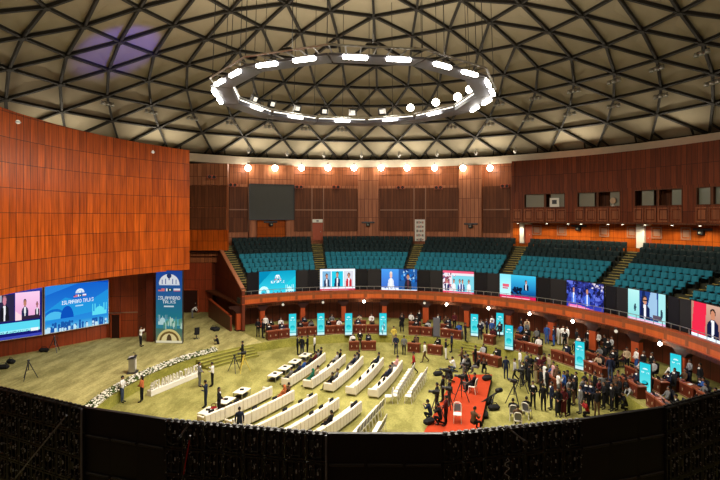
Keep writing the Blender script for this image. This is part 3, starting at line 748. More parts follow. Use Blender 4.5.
def make_spotlight():
    t = thing('ring_spotlight', 'x', 'spotlight')
    mb = MB(); mb.tube((0, 0, 0), (0, 0, .45), .035); mb.build('stem', M['gunmetal'], t)
    mb = MB(); mb.lathe([(.18, 0), (.26, .2), (.28, .3)], 12, 0, (0, 0, 0), Matrix.Translation((0, -.05, .6)) @ Matrix.Rotation(PI / 2, 4, 'X')); b = mb.build('spot_can', M['black'], t)
    mb = MB(); mb.ball((0, -.37, .6), .27, 0, 10, (1, .35, 1)); mb.build('spot_glass', M['globe'], b)
    return t
SPK = Kind(make_spotlight)
for i, (px, dz) in enumerate(((410.5, .55), (436, .62), (457.5, .55), (470, .7))):
    k = k_of(px); best = None
    for q in range(0, 300):
        a = q * .006; p = rp(8.0, a, 0); e = abs(p.x / p.y - k)
        if p.y > RCY - 2 and (best is None or e < best[0]): best = (e, a, p)
    p = best[2]
    SPK.put('glaring round spotlight on the far right of the light ring, %s from the middle' % ORD[i], (p.x, p.y, RCZ + .42 + (dz - .55)), math.atan2(p.x, p.y) * -1)
def make_ringbox():
    t = thing('ring_dimmer', 'x', 'dimmer box')
    mb = MB(); mb.rbox((0, 0, .08), (.55, .3, .16), .04); mb.build('case', M['black'], t)
    mb = MB(); mb.tube((-.2, 0, .15), (.2, 0, .22), .02); mb.build('carry_handle', M['metal'], t)
    return t
RBX = Kind(make_ringbox)
for i, px in enumerate((252, 287, 331, 371, 418)):
    k = k_of(px); best = None
    for q in range(-300, 300):
        a = PI + q * .006; p = rp(8.2, a, 0); e = abs(p.x / p.y - k)
        if p.y < RCY - 3 and (best is None or e < best[0]): best = (e, a, p)
    p = best[2]; RBX.put('black box riding on the near side of the light ring, %s from the stage side' % ORD[i], (p.x, p.y, RCZ + .46), -best[1])
# lamp clusters hung from dome nodes
def make_cluster():
    t = thing('dome_lamp_cluster', 'x', 'lamp cluster')
    mb = MB(); mb.tube((0, 0, 0), (0, 0, -.3), .03); mb.tube((-.6, 0, -.3), (.6, 0, -.3), .04); mb.build('lamp_bar', M['gunmetal'], t)
    for s in (-1, 0, 1):
        mb = MB(); mb.lathe([(.17, -.26), (.18, -.16), (.11, .02), (.04, .06)], 12, 0, (s * .45, 0, -.33)); h = mb.build('lamp_head', M['metal'], t)
        mb = MB(); mb.lathe([(.14, -.02), (.14, .0)], 12, 0, (s * .45, 0, -.59)); mb.build('lamp_lens', M['glass'], h)
    return t
CL = Kind(make_cluster)
n_c = {7: 0, 6: 0}
for k, z_ in ((7, 'lower'), (6, 'upper')):
    for j in sorted(range(40), key=lambda j: math.atan2(NODES[(k, j)].x - CX, NODES[(k, j)].y - CY)):
        p = NODES[(k, j)]; a = math.degrees(math.atan2(p.x - CX, p.y - CY))
        if (18 if k == 7 else 22) < a < 92 or (k == 7 and -62 < a < -5):
            n_c[k] += 1
            CL.put('cluster of three dome lamps, %s in the %s ring from the stage side' % (ORD[n_c[k] - 1], z_), (p.x, p.y, p.z - .2), -math.radians(a))
BL_ = Vector((-19.3, 38.8, 25.8)); o_ = Vector((-8.3, 33.5, 20.1))
lamp('lamp_blue_wash', 'SPOT', o_, 9000, (.14, .10, 1.0), .2, (BL_ - o_).to_track_quat('-Z', 'Y').to_euler(), D2R(27))
# globes along the top of the far wall, lamps under the balcony, tiny dome downlights
def make_globe():
    t = thing('wall_globe_lamp', 'x', 'globe lamp')
    mb = MB(); mb.ball((0, 0, 0), .36, 0, 12); mb.build('glass_globe', M['globe'], t)
    mb = MB(); mb.lathe([(.14, .25), (.16, .36), (.05, .45), (.04, .7)], 10); mb.build('globe_mount', M['gunmetal'], t)
    return t
GL = Kind(make_globe)
for i, px in enumerate((248, 275, 301.5, 328, 354, 381, 407, 434.5, 463, 490)):
    R = RW - 1.0; a = az(px, R); q = pol(R, a); z = zrow(q.y, 168)
    GL.put('glaring globe lamp below the ring beam, %s from the gallery end' % ORD[i], (q.x, q.y, z))
    lamp('lamp_globe', 'POINT', pol(R - .6, a, z - .3), 75, (1, .88, .68), .3)
def make_bglobe(mat):
    def f():
        t = thing('balcony_lamp', 'x', 'balcony lamp')
        mb = MB(); mb.ball((0, 0, 0), .13, 0, 10); mb.build('glass_globe', M[mat], t)
        mb = MB(); mb.lathe([(.06, .16), (.12, .22), (.12, .3)], 10); mb.build('lamp_mount', M['gunmetal'], t)
        return t
    return f
BG, BD = Kind(make_bglobe('globe')), Kind(make_bglobe('dimglobe'))
for i, (px, py) in enumerate(((283, 302.5), (323, 301.5), (364, 301), (424.5, 303.5), (446.5, 304.5), (488.5, 308.8), (529.5, 313.7), (572.5, 321), (616, 331.5), (660, 343.5))):
    R = RB - .12; a = az(px, R); q = pol(R, a); z = 3.28
    lit = i not in (0, 1, 3, 8)
    (BG if lit else BD).put('%s round lamp under the balcony edge, %s from the gallery end' % ('bright' if lit else 'dim', ORD[i]), (q.x, q.y, z - .22))
    lamp('lamp_balcony', 'POINT', pol(R - .35, a, z - .5), 26 if lit else 4, (1, .9, .74), .15)
def make_dl():
    t = thing('dome_downlight', 'x', 'downlight')
    mb = MB(); mb.lathe([(.16, -.2), (.2, 0), (.08, .1), (.03, .5)], 10); c = mb.build('lamp_can', M['metal'], t)
    mb = MB(); mb.ball((0, 0, -.22), .13, 0, 8); mb.build('bulb', M['dimglobe'], c)
    return t
DL = Kind(make_dl)
for i, (px, py) in enumerate(((248.5, 150.5), (287, 153.5), (324, 155), (361.5, 155.5), (399, 155), (437, 154), (476, 152.5), (515, 150.5))):
    R = 31.6; a = az(px, R); q = pol(R, a); DL.put('tiny warm lamp in the lowest dome panels, %s from the stage side' % ORD[i], (q.x, q.y, zrow(q.y, py)))
def make_bdl():
    t = thing('booth_downlight', 'x', 'downlight')
    mb = MB(); mb.lathe([(.11, 0), (.14, .06), (.14, .12)], 10); c = mb.build('lamp_can', M['metal'], t)
    mb = MB(); mb.lathe([(.1, -.02), (.1, 0)], 10); mb.build('lens', M['downlight'], c)
    return t
BDL = Kind(make_bdl)
dls = (518, 547, 568, 581, 608, 622.5, 645, 672, 700, 730)
for i, px in enumerate(dls):
    R = 31.9; a = az(px, R); q = pol(R, a, ZB0 - .12)
    BDL.put('small downlight under the control booths, %s from the far wall' % ORD[i], q)
    lamp('lamp_downlight', 'SPOT', pol(R - .1, a, ZB0 - .3), 190, (1, .84, .58), .1, (0, 0, 0), D2R(150))

# ================================================================== screens
FONT = {'A': '01110 10001 10001 11111 10001 10001 10001', 'B': '11110 10001 10001 11110 10001 10001 11110', 'D': '11110 10001 10001 10001 10001 10001 11110', 'I': '111 010 010 010 010 010 111', 'K': '10001 10010 10100 11000 10100 10010 10001', 'L': '10000 10000 10000 10000 10000 10000 11111', 'M': '10001 11011 10101 10101 10001 10001 10001', 'S': '01111 10000 10000 01110 00001 00001 11110', 'T': '11111 00100 00100 00100 00100 00100 00100', ' ': '00 00 00 00 00 00 00'}
class Canvas:
    def __init__(s, w, h, c=(0, 0, 0)): s.w, s.h = w, h; s.a = np.zeros((h, w, 3)); s.a[:] = c; s.Y, s.X = np.mgrid[0:h, 0:w]; s.X = (s.X + .5) / w; s.Y = (s.Y + .5) / h
    def put(s, m, c, al=1.0): s.a[m] = s.a[m] * (1 - al) + np.array(c) * al
    def rect(s, x0, y0, x1, y1, c, al=1.0): s.put((s.X >= x0) & (s.X < x1) & (s.Y >= y0) & (s.Y < y1), c, al)
    def ell(s, cx, cy, rx, ry, c, al=1.0, top=False):
        m = ((s.X - cx) / rx) ** 2 + ((s.Y - cy) / ry) ** 2 < 1
        if top: m &= s.Y >= cy
        s.put(m, c, al)
    def grad(s, x0, y0, x1, y1, c0, c1, hor=False):
        m = (s.X >= x0) & (s.X < x1) & (s.Y >= y0) & (s.Y < y1)
        t = ((s.X - x0) / (x1 - x0) if hor else (s.Y - y0) / (y1 - y0))[m][:, None]
        s.a[m] = np.array(c0) * (1 - t) + np.array(c1) * t
    def poly(s, pts, c, al=1.0):
        m = np.zeros(s.X.shape, bool); n = len(pts)
        for i in range(n):
            (x0, y0), (x1, y1) = pts[i], pts[(i + 1) % n]
            if y0 == y1: continue
            m ^= ((s.Y < y0) != (s.Y < y1)) & (s.X < (x1 - x0) * (s.Y - y0) / (y1 - y0) + x0)
        s.put(m, c, al)
    def text(s, str_, cx, y, wid, ht, c):
        n = sum(len(FONT[q].split()[0]) + 1 for q in str_) - 1; u = wid / n; v = ht / 7; x = cx - wid / 2
        for q in str_:
            rows = FONT[q].split()
            for r, row in enumerate(rows):
                for k, b in enumerate(row):
                    if b == '1': s.rect(x + k * u, y + ht - (r + 1) * v, x + (k + 1) * u, y + ht - r * v, c)
            x += (len(rows[0]) + 1) * u
    def man(s, cx, base, h, suit, skin=(190, 130, 105), hair=(25, 20, 20), asp=1.0, shirt=(235, 235, 240)):
        w = h * asp
        s.poly([(cx - w * .34, base), (cx - w * .3, base + h * .5), (cx - w * .1, base + h * .64), (cx + w * .1, base + h * .64), (cx + w * .3, base + h * .5), (cx + w * .34, base)], suit)
        s.poly([(cx - w * .05, base), (cx - w * .09, base + h * .62), (cx + w * .09, base + h * .62), (cx + w * .05, base)], shirt)
        s.ell(cx, base + h * .86, w * .15, h * .16, hair); s.ell(cx, base + h * .79, w * .125, h * .16, skin)
    def noise(s, x0, y0, x1, y1, cols, n, r):
        rr = random.Random(n)
        for i in range(n): s.ell(rr.uniform(x0, x1), rr.uniform(y0, y1), r * rr.uniform(.5, 1.4), r * rr.uniform(.8, 2.4), rr.choice(cols))
def mosque(c, cx, y, w, h, col, minaret=True):
    c.ell(cx, y + h * .3, w * .3, h * .42, col, 1, True); c.rect(cx - w * .45, y, cx + w * .45, y + h * .32, col)
    c.rect(cx - .006, y + h * .7, cx + .006, y + h * .88, col)
    if minaret:
        for s in (-.46, -.3, .3, .46): c.rect(cx + s * w - .007, y, cx + s * w + .007, y + h, col)
def crest(c, cx, y, w, h, col, bg):
    c.ell(cx, y, w / 2, h, col, 1, True)
    for i in range(-2, 3): c.rect(cx + i * w * .17 - w * .022, y, cx + i * w * .17 + w * .022, y + h * (.62 - .09 * abs(i)), bg)
    c.ell(cx, y, w * .1, h * .4, col, 1, True)
def flags(c, cx, y, w, h):
    c.rect(cx - w / 2, y, cx - w * .2, y + h, (225, 120, 125)); c.rect(cx - w / 2, y + h * .5, cx - w * .36, y + h, (60, 70, 150))
    c.rect(cx - w * .14, y, cx + w * .14, y + h, (20, 70, 60)); c.rect(cx - w * .14, y, cx - w * .07, y + h, (245, 245, 245)); c.ell(cx + w * .04, y + h * .5, w * .045, h * .28, (230, 235, 230))
    c.rect(cx + w * .2, y, cx + w / 2, y + h, (235, 235, 245)); c.rect(cx + w * .2, y, cx + w / 2, y + h * .33, (200, 90, 100))
def blob_city(c, y, n, col, hmax):
    rr = random.Random(n)
    for i in range(n):
        x = rr.random(); c.rect(x - .015, 0, x + .015, y + rr.random() * hmax, col); c.ell(x, y + rr.random() * hmax, .018, .03, col)
def pic_logo(w=72, h=42):
    c = Canvas(w, h); c.grad(0, 0, 1, 1, (60, 205, 225), (10, 150, 185)); c.poly([(0, 1), (.35, 1), (0, .45)], (5, 130, 170)); c.poly([(1, .3), (1, .75), (.6, .3)], (30, 190, 210))
    crest(c, .5, .70, .14, .14, (235, 250, 250), (20, 120, 150)); flags(c, .5, .63, .2, .045)
    c.text('ISLAMABAD TALKS', .5, .5, .36, .09, (240, 252, 255))
    mosque(c, .83, .10, .22, .30, (190, 240, 245)); c.ell(.13, .1, .15, .28, (200, 245, 250), 1, True); c.ell(.13, .1, .08, .16, (60, 190, 210), 1, True)
    blob_city(c, .04, 26, (20, 110, 140), .07); return c
def pic_three(w=72, h=42):
    c = Canvas(w, h, (228, 236, 246)); 
    for x0, x1, bg in ((.07, .31, (120, 170, 205)), (.335, .65, (35, 190, 215)), (.68, .95, (205, 205, 215))): c.rect(x0, .22, x1, .9, bg)
    c.man(.19, .22, .58, (45, 60, 90), asp=.42); c.man(.49, .22, .66, (30, 45, 80), asp=.38); c.man(.82, .22, .6, (190, 45, 55), hair=(60, 35, 30), asp=.42)
    c.rect(0, 0, 1, .15, (205, 35, 75)); c.rect(.05, .05, .8, .1, (245, 220, 225)); return c
def pic_split(w=72, h=42):
    c = Canvas(w, h); c.grad(0, 0, 1, 1, (60, 95, 190), (70, 150, 225)); c.rect(.48, .1, 1, 1, (35, 85, 150)); c.noise(.5, .5, 1, 1, [(30, 110, 190), (150, 190, 220), (25, 50, 110)], 40, .03)
    c.man(.27, .1, .78, (215, 220, 232), (225, 185, 165), (235, 225, 205), .34); c.man(.75, .1, .7, (35, 35, 45), (180, 130, 105), (30, 25, 22), .42, (90, 50, 60))
    c.rect(0, 0, 1, .12, (225, 235, 245)); c.rect(0, .12, .48, .2, (235, 240, 250)); c.text('ISLAMABAD', .22, .135, .3, .05, (40, 60, 130)); c.rect(.03, .04, .7, .08, (60, 110, 180)); return c
def pic_studio(w=72, h=42):
    c = Canvas(w, h, (225, 215, 222)); c.rect(.3, .15, 1, .8, (120, 200, 215)); c.noise(0, .2, .4, .95, [(120, 60, 80), (50, 60, 110), (235, 225, 235), (180, 90, 110)], 40, .035)
    for x, s in ((.13, (40, 45, 90)), (.36, (230, 225, 225)), (.55, (50, 80, 150)), (.64, (35, 60, 120)), (.84, (225, 225, 225))): c.man(x, .16, .5, s, asp=.4)
    c.rect(0, .9, 1, 1, (225, 90, 120)); c.rect(0, 0, 1, .14, (222, 60, 100)); c.rect(.2, .04, .95, .1, (250, 225, 230)); return c
def pic_red(w=72, h=42):
    c = Canvas(w, h); c.grad(0, .2, .32, 1, (190, 235, 240), (130, 220, 232)); c.rect(.08, .5, .26, .62, (220, 90, 110)); c.rect(.08, .42, .24, .47, (200, 60, 90))
    c.grad(.32, .2, 1, 1, (20, 90, 160), (60, 190, 225)); c.grad(.32, .2, 1, .5, (15, 60, 120), (25, 130, 190)); c.noise(.34, .25, .6, .5, [(15, 25, 60), (10, 20, 40)], 30, .03)
    c.man(.74, .42, .4, (20, 30, 60), asp=.5); c.rect(0, 0, 1, .2, (215, 30, 85)); c.rect(.05, .07, .85, .13, (250, 170, 190)); return c
def pic_crowd(w=72, h=42):
    c = Canvas(w, h); c.grad(0, 0, 1, 1, (50, 60, 170), (45, 50, 120)); c.noise(0, .25, 1, 1, [(20, 25, 80), (35, 45, 130), (95, 110, 205), (25, 25, 60), (60, 80, 180)], 170, .035)
    c.noise(.7, .75, 1, 1, [(215, 205, 215), (160, 150, 190)], 10, .03); c.man(.57, .2, .6, (70, 110, 215), asp=.36); c.man(.2, .25, .55, (80, 120, 220), asp=.34)
    c.poly([(.05, .0), (.05, .16), (.3, .18), (.75, .08), (1, .02), (1, 0)], (235, 120, 175)); c.poly([(0, 0), (0, .08), (.5, .1), (.9, 0)], (245, 215, 235)); return c
def pic_speaker(w=72, h=54):
    c = Canvas(w, h, (150, 215, 215)); c.grad(0, 0, .3, 1, (130, 205, 205), (175, 228, 226)); c.rect(.32, .15, .82, 1, (35, 60, 130)); c.poly([(.5, .3), (.62, 1), (.78, 1), (.8, .2)], (150, 185, 215)); c.poly([(.34, .4), (.4, 1), (.47, 1), (.45, .3)], (20, 35, 80))
    c.rect(.82, .15, 1, 1, (160, 220, 222)); c.man(.47, .14, .72, (22, 30, 70), (200, 140, 110), (50, 40, 38), .56); c.rect(.39, .70, .55, .735, (25, 22, 25)); c.rect(.68, .18, .9, .34, (90, 75, 90)); c.ell(.2, .45, .03, .12, (40, 60, 80)); c.ell(.9, .4, .03, .14, (40, 60, 80))
    c.rect(0, 0, 1, .13, (225, 165, 205)); c.rect(.05, .05, .9, .1, (250, 225, 240)); return c
def pic_anchor(w=72, h=54):
    c = Canvas(w, h, (178, 130, 112)); c.grad(.3, .1, 1, 1, (160, 110, 95), (200, 160, 140))
    for i in range(5): c.rect(.62, .35 + .11 * i, 1, .37 + .11 * i, (130, 85, 75))
    c.poly([(.0, .15), (.06, 1), (.34, 1), (.3, .15)], (225, 40, 70)); c.man(.47, .14, .76, (22, 26, 58), (195, 130, 100), (25, 20, 20), .5)
    c.rect(0, 0, 1, .15, (60, 140, 205)); c.rect(0, .08, 1, .14, (225, 240, 250)); c.rect(.2, .03, .95, .07, (235, 240, 245)); return c
def pic_stage(w=240, h=147):
    c = Canvas(w, h); c.grad(0, 0, 1, 1, (45, 150, 225), (20, 95, 200)); c.poly([(0, .45), (.3, .72), (.65, .55), (1, .8), (1, .35), (0, .25)], (35, 165, 225), .6); c.poly([(.0, .8), (.5, 1), (0, 1)], (45, 140, 225), .8); c.poly([(1, .95), (.7, 1), (1, 1)], (10, 70, 180))
    crest(c, .53, .78, .14, .10, (225, 240, 250), (40, 110, 200)); flags(c, .53, .7, .2, .045)
    c.text('ISLAMABAD TALKS', .5, .565, .50, .08, (235, 245, 255)); c.rect(.46, .49, .58, .52, (170, 215, 245))
    mosque(c, .85, .24, .25, .26, (95, 220, 240)); c.ell(.14, .28, .17, .22, (20, 105, 200), 1, True); c.ell(.14, .28, .15, .16, (75, 185, 235), 1, True); c.ell(.33, .27, .1, .26, (12, 80, 185), 1, True)
    c.grad(0, 0, 1, .2, (140, 205, 235), (35, 140, 215)); blob_city(c, .06, 34, (25, 85, 165), .12); blob_city(c, .02, 16, (190, 225, 240), .09); return c
def pic_call(w=150, h=92):
    c = Canvas(w, h, (20, 25, 110)); c.grad(0, .9, 1, 1, (25, 35, 130), (60, 80, 190))
    c.rect(.30, .36, .615, .9, (45, 40, 70)); c.rect(.30, .76, .45, .9, (170, 175, 190)); c.rect(.3, .36, .38, .76, (120, 120, 150)); c.man(.485, .38, .5, (25, 25, 32), (205, 130, 150), (150, 110, 120), .36); c.man(.33, .36, .42, (40, 40, 60), asp=.3)
    c.rect(.0, .36, .27, .9, (60, 60, 110)); c.man(.13, .36, .5, (30, 30, 50), asp=.4)
    c.grad(.63, .36, .965, .92, (235, 170, 215), (250, 205, 235)); c.poly([(.63, .36), (.63, .55), (.8, .36)], (250, 215, 225)); c.man(.76, .36, .42, (35, 40, 75), asp=.34); c.man(.93, .36, .34, (45, 35, 55), (170, 110, 110), (130, 80, 90), .3); c.rect(.72, .36, .96, .44, (50, 35, 60))
    c.rect(.0, .16, .97, .33, (90, 215, 240)); c.rect(.0, .12, .97, .17, (150, 235, 245)); c.noise(.02, .125, .9, .15, [(20, 60, 120)], 60, .005); c.rect(.84, .11, .95, .17, (235, 245, 250)); c.rect(0, 0, 1, .05, (60, 70, 180)); return c
def pic_banner(w=100, h=260):
    c = Canvas(w, h); c.grad(0, 0, 1, 1, (60, 150, 150), (35, 75, 165)); c.grad(0, .35, 1, .6, (40, 125, 140), (40, 110, 150)); c.grad(0, 0, 1, .2, (130, 130, 90), (70, 120, 110))
    crest(c, .5, .815, .78, .14, (235, 240, 245), (50, 80, 160)); c.ell(.5, .93, .09, .035, (40, 60, 110)); c.rect(.12, .80, .9, .815, (225, 235, 245)); flags(c, .5, .715, .84, .04)
    c.text('ISLAMABAD', .5, .60, .84, .045, (240, 248, 250)); c.text('TALKS', .5, .545, .5, .042, (240, 248, 250)); c.rect(.3, .495, .68, .515, (215, 230, 235))
    mosque(c, .25, .25, .36, .14, (190, 225, 225)); c.grad(.35, .24, 1, .33, (120, 190, 190), (80, 170, 180)); c.noise(.3, .22, 1, .31, [(190, 220, 200), (90, 150, 130)], 30, .03)
    c.ell(.5, .02, .46, .17, (225, 205, 130), 1, True); c.ell(.5, .02, .38, .14, (120, 95, 50), 1, True); c.ell(.5, .02, .3, .11, (235, 215, 150), 1, True); c.ell(.5, .02, .1, .10, (90, 70, 45), 1, True); c.rect(0, 0, 1, .03, (240, 230, 190)); return c
def pic_stand(k=0, w=22, h=60):
    c = Canvas(w, h); c.grad(0, 0, 1, 1, (140, 235, 235), (35, 200, 215)); c.grad(0, .0, 1, .18, (220, 245, 245), (170, 235, 235)); c.ell(.5, .8, .25, .05, (210, 250, 250), 1, True); c.text('TALKS', .5, .68, .7, .05, (220, 250, 250))
    c.ell(.5, .36, .34, .11, (30, 185, 200)); c.ell(.5, .3, .3, .06, (60, 215, 215)); c.rect(0, .12, 1, .16, (80, 190, 200))
    if k: c.noise(.2, .1, .8, .6, [(80, 150, 160), (235, 250, 250)], 16, .06)
    return c
def display(canvas, w, h, mat, parent, y=-.04, name='display'):
    nx, nz = canvas.w, canvas.h
    vs = [((i / nx - .5) * w, y, j / nz * h) for j in range(nz + 1) for i in range(nx + 1)]
    fs = [(j * (nx + 1) + i, j * (nx + 1) + i + 1, (j + 1) * (nx + 1) + i + 1, (j + 1) * (nx + 1) + i) for j in range(nz) for i in range(nx)]
    me = bpy.data.meshes.new(name); me.from_pydata(vs, [], fs); me.materials.append(mat)
    c = canvas.a.reshape(-1, 3) / 255; c = np.where(c <= .04045, c / 12.92, ((c + .055) / 1.055) ** 2.4)
    at = me.color_attributes.new('Col', 'FLOAT_COLOR', 'CORNER')
    full = np.ones((len(c), 4, 4)); full[:, :, :3] = c[:, None, :]; at.data.foreach_set('color', full.ravel())
    o = bpy.data.objects.new(name, me); COL.objects.link(o); o.parent = parent; return o
SM = screenmat('screen_light', 1.25); SMB = screenmat('stage_screen_light', 1.05); SMS = screenmat('stand_light', 1.05)
def screen(name, label, cat, pL, pR, z0, z1, canvas, mat, edge='white', group=None, th=.14, fw=.06):
    pL, pR = Vector(pL[:2]), Vector(pR[:2]); d = pR - pL; w = d.length; h = z1 - z0; m = (pL + pR) / 2
    t = thing(name, label, cat, (m.x, m.y, z0), math.atan2(d.y, d.x), group)
    mb = MB(); mb.rbox((0, th / 2 - .02, h / 2), (w, th, h), .02); mb.build('screen_housing', M['black'], t)
    display(canvas, w, h, mat, t)
    mb = MB()
    for s in (-1, 1): mb.box((s * (w / 2 + fw / 2), 0, h / 2), (fw, .1, h + 2 * fw)); mb.box((0, 0, h / 2 + s * (h / 2 + fw / 2)), (w, .1, fw))
    mb.build('screen_edge', M[edge], t); return t
RS_ = 22.0
Z0S, Z1S = 4.02, 6.5
scr = [(259, 295.5, pic_logo, 'teal screen with the talks logo and a white mosque on the balcony'), (320, 355, pic_three, 'screen with three people in frames over a red ticker'), (381.5, 417, pic_split, 'blue split screen with a fair haired presenter and a dark suited guest'), (443, 474, pic_studio, 'screen with a pale studio panel between pink bars'), (500, 536, pic_red, 'screen with a dark silhouette on blue over a red ticker'), (567, 604, pic_crowd, 'blue screen showing a crowd over a pink slanted ticker'), (628.5, 666, pic_speaker, 'screen with a man in glasses speaking before flags'), (692, 741, pic_anchor, 'screen with a suited man beside a red stripe and brown wall')]
for a, b, f, l in scr:
    screen('balcony_screen', l, 'screen', pol(RS_, az(a, RS_)), pol(RS_, az(b, RS_)), Z0S, Z1S, f(), SM, 'black', 'lit screens along the balcony')
def blank(pxs, l, i0):
    for i in range(len(pxs) - 1):
        pL, pR = pol(RS_ + .03, az(pxs[i], RS_)), pol(RS_ + .03, az(pxs[i + 1], RS_)); d = pR - pL; w = d.length - .03; h = Z1S - Z0S - .05; m = (pL + pR) / 2
        t = thing('blank_screen_tile', '%s blank black screen tile %s' % (ORD[i], l), 'screen tile', (m.x, m.y, Z0S), math.atan2(d.y, d.x), 'blank tiles along the balcony')
        mb = MB(); mb.rbox((0, .06, h / 2), (w, .14, h), .015); mb.build('tile_face', M['leddark2' if (i + i0) % 2 else 'leddark'], t)
        mb = MB()
        for s in (-1, 1): mb.box((s * w * .3, .16, h / 2), (.06, .1, h * .9))
        mb.build('tile_rib', M['ledback'], t)
blank((247, 258.5), 'between gallery end stairs and the teal logo screen', 0)
blank((296.5, 308, 319), 'between the teal logo screen and the three people screen', 1)
blank((356, 367.5, 380.5), 'between the three people screen and the blue split screen', 0)
blank((418, 430, 442), 'between the blue split screen and the studio panel screen', 0)
blank((475, 487, 499), 'between the studio panel screen and the silhouette screen', 0)
blank((537, 550, 566), 'between the silhouette screen and the crowd screen', 0)
blank((605, 616, 627.5), 'between the crowd screen and the man in glasses', 0)
blank((667, 679, 691), 'between the man in glasses and the brown wall screen', 0)
# stage screens
cL = P43 + (P0 - P43).normalized() * 5.1
screen('stage_screen', 'big stage screen showing a video call with pink panel and cyan band', 'screen', cL, P43 + (P0 - P43).normalized() * .1, 2.17, 6.2, pic_call(), SMB, 'white', None, .14, .05)
screen('stage_screen', 'big blue stage screen with talks title, crest and mosque', 'screen', P43 + (P108 - P43).normalized() * .1, P108, 2.17, 6.2, pic_stage(), SMB, 'white', None, .14, .05)
# tall banner at the end of the drum wall
Y = 43.15
t = screen('tall_banner', 'tall blue lit banner with crest, flags and title beside the stage column', 'banner', (k_of(155.8) * Y, Y + .1), (k_of(182) * (Y - .15), Y - .05), ZPF + .05, 7.28, pic_banner(), screenmat('banner_light', .75), 'gunmetal', None, .3, .04)
lamp('lamp_banner', 'AREA', (-17.3, 42.4, 1.0), 60, (1, .9, .7), 1.6, (D2R(150), 0, 0), None, .3)
# lit stands
stands = [(292.5, 336), (320.8, 335.3), (348.6, 335.3), (383, 335.3), (474.5, 336.3), (500, 335), (509, 350), (580, 370), (645.5, 396.5), (676, 385.5)]
sl = ['end of the desk row by the gallery end', 'between the first and second far desks', 'between the second and third far desks', 'beside the aisle in front of the third column bay', 'behind the short green steps', 'behind the larger teal stand near the steps', 'in front of another stand near the steps', 'between desks with the crowd in front', 'among the desks nearest the camera', 'against the column near the brown wall screen']
sl = ['lit teal roll-up stand at the gallery end of the far desks', 'lit teal roll-up stand, second along the far desks', 'lit teal roll-up stand, third along the far desks', 'lit teal roll-up stand with mottled print by the open aisle', 'lit teal roll-up stand at the top of the short green steps', 'lit teal roll-up stand half hidden behind another stand', 'lit teal roll-up stand in front of another by the steps', 'lit teal roll-up stand behind the standing crowd', 'lit teal roll-up stand beside the desks closest to the black tiles', 'lit teal roll-up stand at the back under the brown wall screen']
for i, ((px, py), l) in enumerate(zip(stands, sl)):
    p = fl(px, py, ZPF); a = inward(p); w = .68
    ang = (a + PI + math.atan2(-p.x, -p.y)) if False else None
    face = .5 * inward(p) + .5 * (math.atan2(-p.x, -p.y) if p.x >= 0 else math.atan2(-p.x, -p.y))
    f = Vector((math.sin(face), math.cos(face))); x = Vector((-f.y, f.x))
    t = screen('lit_stand', l, 'display stand', Vector((p.x, p.y)) - x * w / 2, Vector((p.x, p.y)) + x * w / 2, ZPF + .06, ZPF + 2.12, pic_stand(i == 3), SMS, 'gunmetal', 'lit teal stands around the pit', .1, .03)
    mb = MB(); mb.rbox((0, .03, -.03), (.8, .4, .06), .02); mb.build('stand_foot', M['gunmetal'], t)
    lamp('lamp_stand', 'AREA', (p.x - f.x * .25, p.y - f.y * .25, ZPF + 1.3), 28, (.05, .12, 1.0), .6, (PI / 2, 0, math.atan2(f.x, -f.y) + PI), None, 1.6)

# ================================================================== gallery seats
def seat_parts(mbs, mbb, mbf, Mx=None):
    def ad(mb, fn):
        q = MB(); fn(q); mb.add(q.v, q.f, 0, Mx)
    ad(mbs, lambda q: q.rbox((0, .05, .42), (.47, .46, .12), .04))
    def bk(q):
        q.rbox((0, -.20, .70), (.58, .11, .60), .03, 0, 0, .16); q.rbox((0, -.15, .74), (.44, .08, .40), .03, 0, 0, .16)
    ad(mbb, bk)
    for s in (-1, 1):
        def fr_(q): q.rbox((s * .268, 0, .55), (.05, .42, .06), .02); q.box((s * .268, -.05, .27), (.04, .34, .54))
        ad(mbf[s > 0], fr_)
def make_seat(mat):
    def f():
        t = thing('auditorium_seat', 'x', 'seat')
        a, b, c, d = MB(), MB(), MB(), MB(); seat_parts(a, b, (c, d))
        a.build('seat_cushion', M[mat], t); b.build('backrest', M[mat], t); c.build('armrest', M['seatshell'], t); d.build('armrest', M['seatshell'], t); return t
    return f
SEAT = {'teal': Kind(make_seat('teal')), 'tealdark': Kind(make_seat('tealdark'))}
spots = []
BL = ['block by the gallery end', 'block behind the three people screen', 'block behind the studio panel screen', 'block behind the crowd screen', 'block behind the man in glasses', 'block past the brown wall screen aisle']
for b in range(6):
    for i in range(2, NROW):
        R = row_R(i) + .1
        a0, a1 = aisle_at(b, R)[1] + .004, aisle_at(b + 1, R)[0] - .004
        n = int((a1 - a0) * R / .60); 
        for q in range(n):
            a = a0 + (a1 - a0) * (q + .5) / n; p = pol(R, a, row_Z(i))
            px = 360 + FOC * p.x / p.y
            if px > 738: continue
            spots.append((p.length, b, i, q, p, a))
spots.sort(key=lambda s: s[0])
for d, b, i, q, p, a in spots[:300]:
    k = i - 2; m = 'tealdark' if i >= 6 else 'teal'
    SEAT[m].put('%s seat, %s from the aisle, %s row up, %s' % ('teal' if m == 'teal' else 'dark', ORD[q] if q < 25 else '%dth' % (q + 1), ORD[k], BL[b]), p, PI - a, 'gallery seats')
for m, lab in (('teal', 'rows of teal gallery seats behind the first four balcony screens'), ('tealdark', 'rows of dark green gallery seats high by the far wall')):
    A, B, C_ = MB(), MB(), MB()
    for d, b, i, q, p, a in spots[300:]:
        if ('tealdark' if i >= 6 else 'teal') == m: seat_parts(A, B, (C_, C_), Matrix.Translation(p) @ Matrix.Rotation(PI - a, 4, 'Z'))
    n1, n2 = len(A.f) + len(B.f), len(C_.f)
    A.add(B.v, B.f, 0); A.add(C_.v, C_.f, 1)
    tag(A.build('auditorium_seats', [M[m], M['seatshell']]), lab, 'seats', None, 'stuff')
